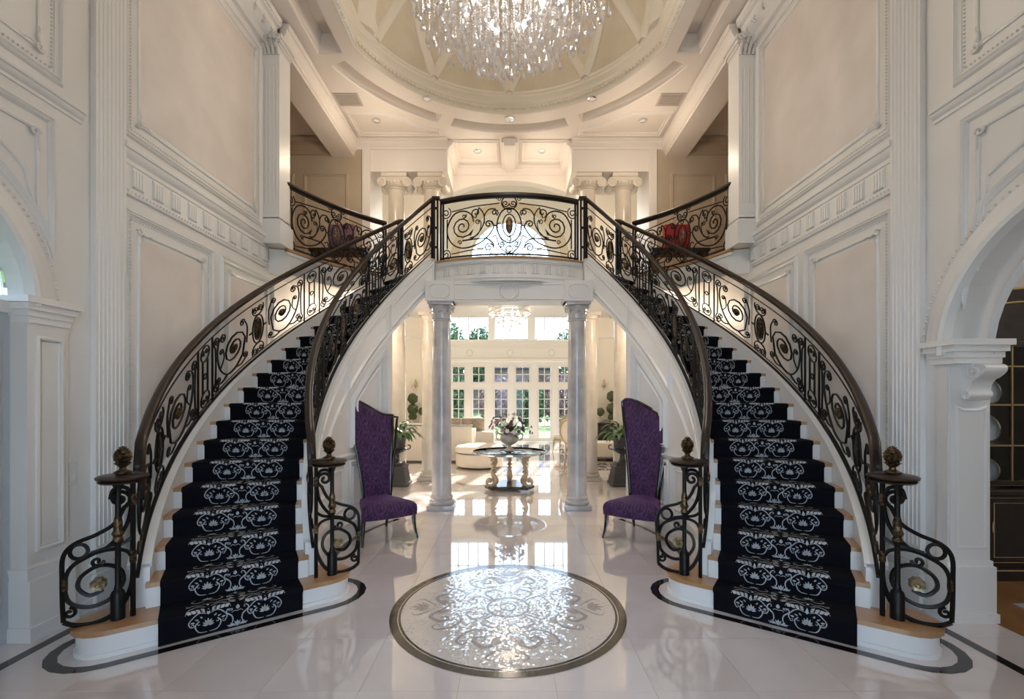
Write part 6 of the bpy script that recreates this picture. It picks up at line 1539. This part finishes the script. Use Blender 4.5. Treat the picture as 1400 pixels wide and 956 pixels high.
def rail_frame(mb, a0, a1, b0, b1, w, y, d=0.03):
    mb.box(a0, a0 + w, y, y + d, b0, b1); mb.box(a1 - w, a1, y, y + d, b0, b1); mb.box(a0 + w, a1 - w, y, y + d, b0, b0 + w); mb.box(a0 + w, a1 - w, y, y + d, b1 - w, b1)
for k, (a0, a1) in enumerate(((3.87, 4.14), (4.42, 4.98), (4.98, 5.54), (5.82, 6.08))):
    q = MB(); rail_frame(q, a0, a1, 0.87, 2.22, 0.045, yf + 0.02); dd = q.build('glass_door', 'black_wood', cab)
    q = MB()
    for o in (0.0, 0.045): q.tube([(a0 + o + 0.004, yf + 0.016, 0.874 + o), (a1 - o - 0.004, yf + 0.016, 0.874 + o), (a1 - o - 0.004, yf + 0.016, 2.216 - o), (a0 + o + 0.004, yf + 0.016, 2.216 - o)], 0.006, 4, closed=True)
    q.build('gilt_bead', 'gold_line', dd)
    q = MB(); q.add([(a0 + 0.045, yf + 0.035, 0.915), (a1 - 0.045, yf + 0.035, 0.915), (a1 - 0.045, yf + 0.035, 2.175), (a0 + 0.045, yf + 0.035, 2.175)], [(0, 1, 2, 3)]); q.build('pane', 'pane_glass', dd)
    q = MB(); q.box((a0 + a1) / 2 - 0.006, (a0 + a1) / 2 + 0.006, yf + 0.022, yf + 0.034, 0.915, 2.175)
    for z in (1.24, 1.62, 1.98): q.box(a0 + 0.045, a1 - 0.045, yf + 0.022, yf + 0.034, z, z + 0.012)
    q.build('glazing_bars', 'gold_line', dd)
for a0, a1 in ((4.14, 4.42), (5.54, 5.82)):
    q = MB(); q.bbox(a0, a1, yf - 0.01, yf + 0.06, 0.86, 2.24, 0.008); st2 = q.build('carved_stile', 'black_wood', cab)
    for a in (a0 + 0.05, (a0 + a1) / 2, a1 - 0.05): MB().tube([(a, yf - 0.012, 0.95), (a, yf - 0.012, 2.15)], 0.008, 5).build('gilt_bead', 'gold_line', st2, smooth=60)
for k, (a0, a1) in enumerate(((3.90, 4.12), (4.14, 4.38), (4.42, 4.97), (4.99, 5.54), (5.58, 6.06))):
    dd = MB().bbox(a0, a1, yf - 0.02, yf, 0.16, 0.78, 0.006).build('lower_door', 'black_wood', cab)
    q = MB()
    for o in (0.012, 0.06): q.tube([(a0 + o, yf - 0.023, 0.16 + o), (a1 - o, yf - 0.023, 0.16 + o), (a1 - o, yf - 0.023, 0.78 - o), (a0 + o, yf - 0.023, 0.78 - o)], 0.006, 4, closed=True)
    q.build('gilt_bead', 'gold_line', dd)
    MB().lathe([(0.004, -0.05), (0.01, -0.02), (0.008, 0.03), (0.003, 0.05)], (a0 + 0.04, yf - 0.035, 0.5), 8).build('pull', 'gold_line', dd, smooth=60)
for z in (0.10, 0.835):
    MB().tube([(x0, yf - 0.035, z), (x1, yf - 0.035, z)], 0.006, 4).build('gilt_bead', 'gold_line', cab)
def plate(x, z, r, lab):
    t = thing('china_plate', lab, 'plate', (x, 4.58, z), group='plates in the china cabinet')
    q = MB(); q.lathe([(r, 0.0), (r * 0.97, -0.004), (r * 0.66, 0.012), (r * 0.6, 0.018), (0, 0.018)], (0, 0, 0), 28, cap=False, ax='y')
    # ax='y' profile faces -y; lean it back
    ca = R(-12); v = [(a, b * cos(ca) - c * sin(ca), b * sin(ca) + c * cos(ca)) for a, b, c in q.v]
    w = MB(); w.add([(x + a, 4.58 + b, z + r + c) for a, b, c in v], q.f); w.build('dish', 'porcelain', t, smooth=50)
    w = MB(); w.tube([(x + r * cos(2 * pi * i / 28), 4.58 - r * sin(2 * pi * i / 28) * sin(ca), z + r + r * sin(2 * pi * i / 28) * cos(ca)) for i in range(28)], 0.005, 4, closed=True); w.build('gilt_rim', 'gold_line', t, smooth=60)
plate(4.56, 0.855, 0.145, 'large pale china plate on the bottom cabinet shelf, beside the stile'); plate(4.83, 0.855, 0.115, 'smaller pale china plate on the bottom cabinet shelf, by the meeting stile')
plate(4.54, 1.255, 0.12, 'pale china plate on the second cabinet shelf, beside the stile'); plate(4.81, 1.255, 0.14, 'pale china plate on the second cabinet shelf, by the meeting stile')
plate(4.55, 1.635, 0.13, 'pale china plate on the third cabinet shelf, beside the stile'); plate(4.83, 1.635, 0.13, 'pale china plate on the third cabinet shelf, by the meeting stile')
tag(MB().bbox(4.12, 6.4, 1.4, 3.72, 0.003, 0.014, 0.004).build('dining_rug', 'grey_rug'), 'grey mottled rug on the wooden dining room floor', 'rug')

# ================================================================ GARDEN
def blob(mb, c, r, rr, sub=3, sq=1.0):
    bm = bmesh.new(); bmesh.ops.create_icosphere(bm, subdivisions=sub, radius=1)
    bm.verts.index_update()
    mb.add([(c[0] + v_.co.x * r[0] * k, c[1] + v_.co.y * r[1] * k, c[2] + v_.co.z * r[2] * k) for v_ in bm.verts for k in [1 + rr.uniform(-0.16, 0.16)]], [[v_.index for v_ in f_.verts] for f_ in bm.faces]); bm.free()
rr = random.Random(5)
def crown(mb, c, R0, n, rr, leafsz):
    """loose crown of many small leaf cards of real size about a few boughs"""
    for i in range(n):
        d = Vector((rr.gauss(0, 1), rr.gauss(0, 1), rr.gauss(0, 1))).normalized() * (rr.random() ** 0.4)
        p = Vector((c[0] + d.x * R0[0], c[1] + d.y * R0[1], c[2] + d.z * R0[2]))
        a = Vector((rr.uniform(-1, 1), rr.uniform(-1, 1), rr.uniform(-1, 1))).normalized() * leafsz; b = a.orthogonal().normalized() * leafsz * 0.7
        mb.add([tuple(p - a), tuple(p + b), tuple(p + a), tuple(p - b)], [(0, 1, 2, 3)])
def tree(x, y, h, w, label, mat='hedge_green', bare=0.25):
    t = thing('garden_tree', label, 'tree', (x, y, -0.13), group='trees beyond the lawn')
    MB().tube([(x, y, -0.13), (x + 0.1, y, h * 0.4), (x, y, h * 0.8)], [0.2, 0.14, 0.05], 7).build('trunk', 'stem_brown', t)
    q = MB(); crown(q, (x, y, h * (bare + 1) / 2), (w, w, h * (1 - bare) / 2), 1700, rr, 0.22); q.build('foliage', mat, t, kind='stuff')
for x, y, h, w, lab in ((-6.6, 48, 9.8, 2.0, 'tall dark tree seen through the far left window panes'), (-3.4, 50, 9.6, 1.7, 'tree beside the grey house roof, through the left window'), (-13.5, 52, 8, 3.2, 'tree at the outer left edge of the garden view'), (6.2, 49, 9.0, 2.2, 'tree seen through the right upper window panes'), (12.2, 50, 7.6, 2.8, 'tree at the outer right edge of the garden view')):
    tree(x, y, h, w, lab)
for i, (x, y, w, h, mt, lab) in enumerate(((-7.2, 29, 2.4, 3.0, 'hedge_green', 'green shrub beyond the lawn, first from the left'), (-3.6, 28, 2.0, 2.8, 'hedge_green', 'green shrub beyond the lawn, behind the left doors'), (-0.9, 29, 1.7, 2.9, 'blossom', 'pink flowering shrub behind the middle doors'), (1.2, 28.5, 1.6, 2.6, 'hedge_green', 'green shrub behind the middle doors\' right leaf'), (3.1, 29, 1.6, 3.1, 'blossom', 'pink flowering shrub behind the right doors'), (5.8, 28.4, 2.2, 2.8, 'hedge_green', 'green shrub beyond the lawn, behind the right doors'), (9, 29, 2.2, 2.9, 'hedge_green', 'green shrub beyond the lawn, last on the right'))):
    t = thing('garden_shrub', lab, 'shrub', (x, y, -0.13), group='shrubs beyond the lawn')
    q = MB(); crown(q, (x, y, h / 2), (w * 0.72, 1.0, h / 2 + 0.2), 1300, rr, 0.13); q.build('foliage', mt, t, kind='stuff')
    MB().tube([(x, y, -0.13), (x, y, h * 0.6)], [0.08, 0.04], 6).build('stem', 'stem_brown', t)
t = thing('neighbour_house', 'distant house with a blue-grey slate roof beyond the garden trees', 'house', (-1, 56, -0.13))
MB().box(-9, 5, 54, 60, -0.13, 5.2).build('wall', 'house_brick', t)
q = MB(); q.add([(-9.4, 53.6, 5.1), (5.4, 53.6, 5.1), (5.4, 60.4, 5.1), (-9.4, 60.4, 5.1), (-7.4, 57, 9.0), (3.4, 57, 9.0)], [(0, 1, 5, 4), (2, 3, 4, 5), (1, 2, 5), (3, 0, 4), (0, 3, 2, 1)]); q.build('roof', 'roof_slate', t)
for x in (-7, -4, 1, 3.4): MB().box(x - 0.5, x + 0.5, 53.95, 54.02, 2.8, 4.4).build('window', 'pane_glass', t)
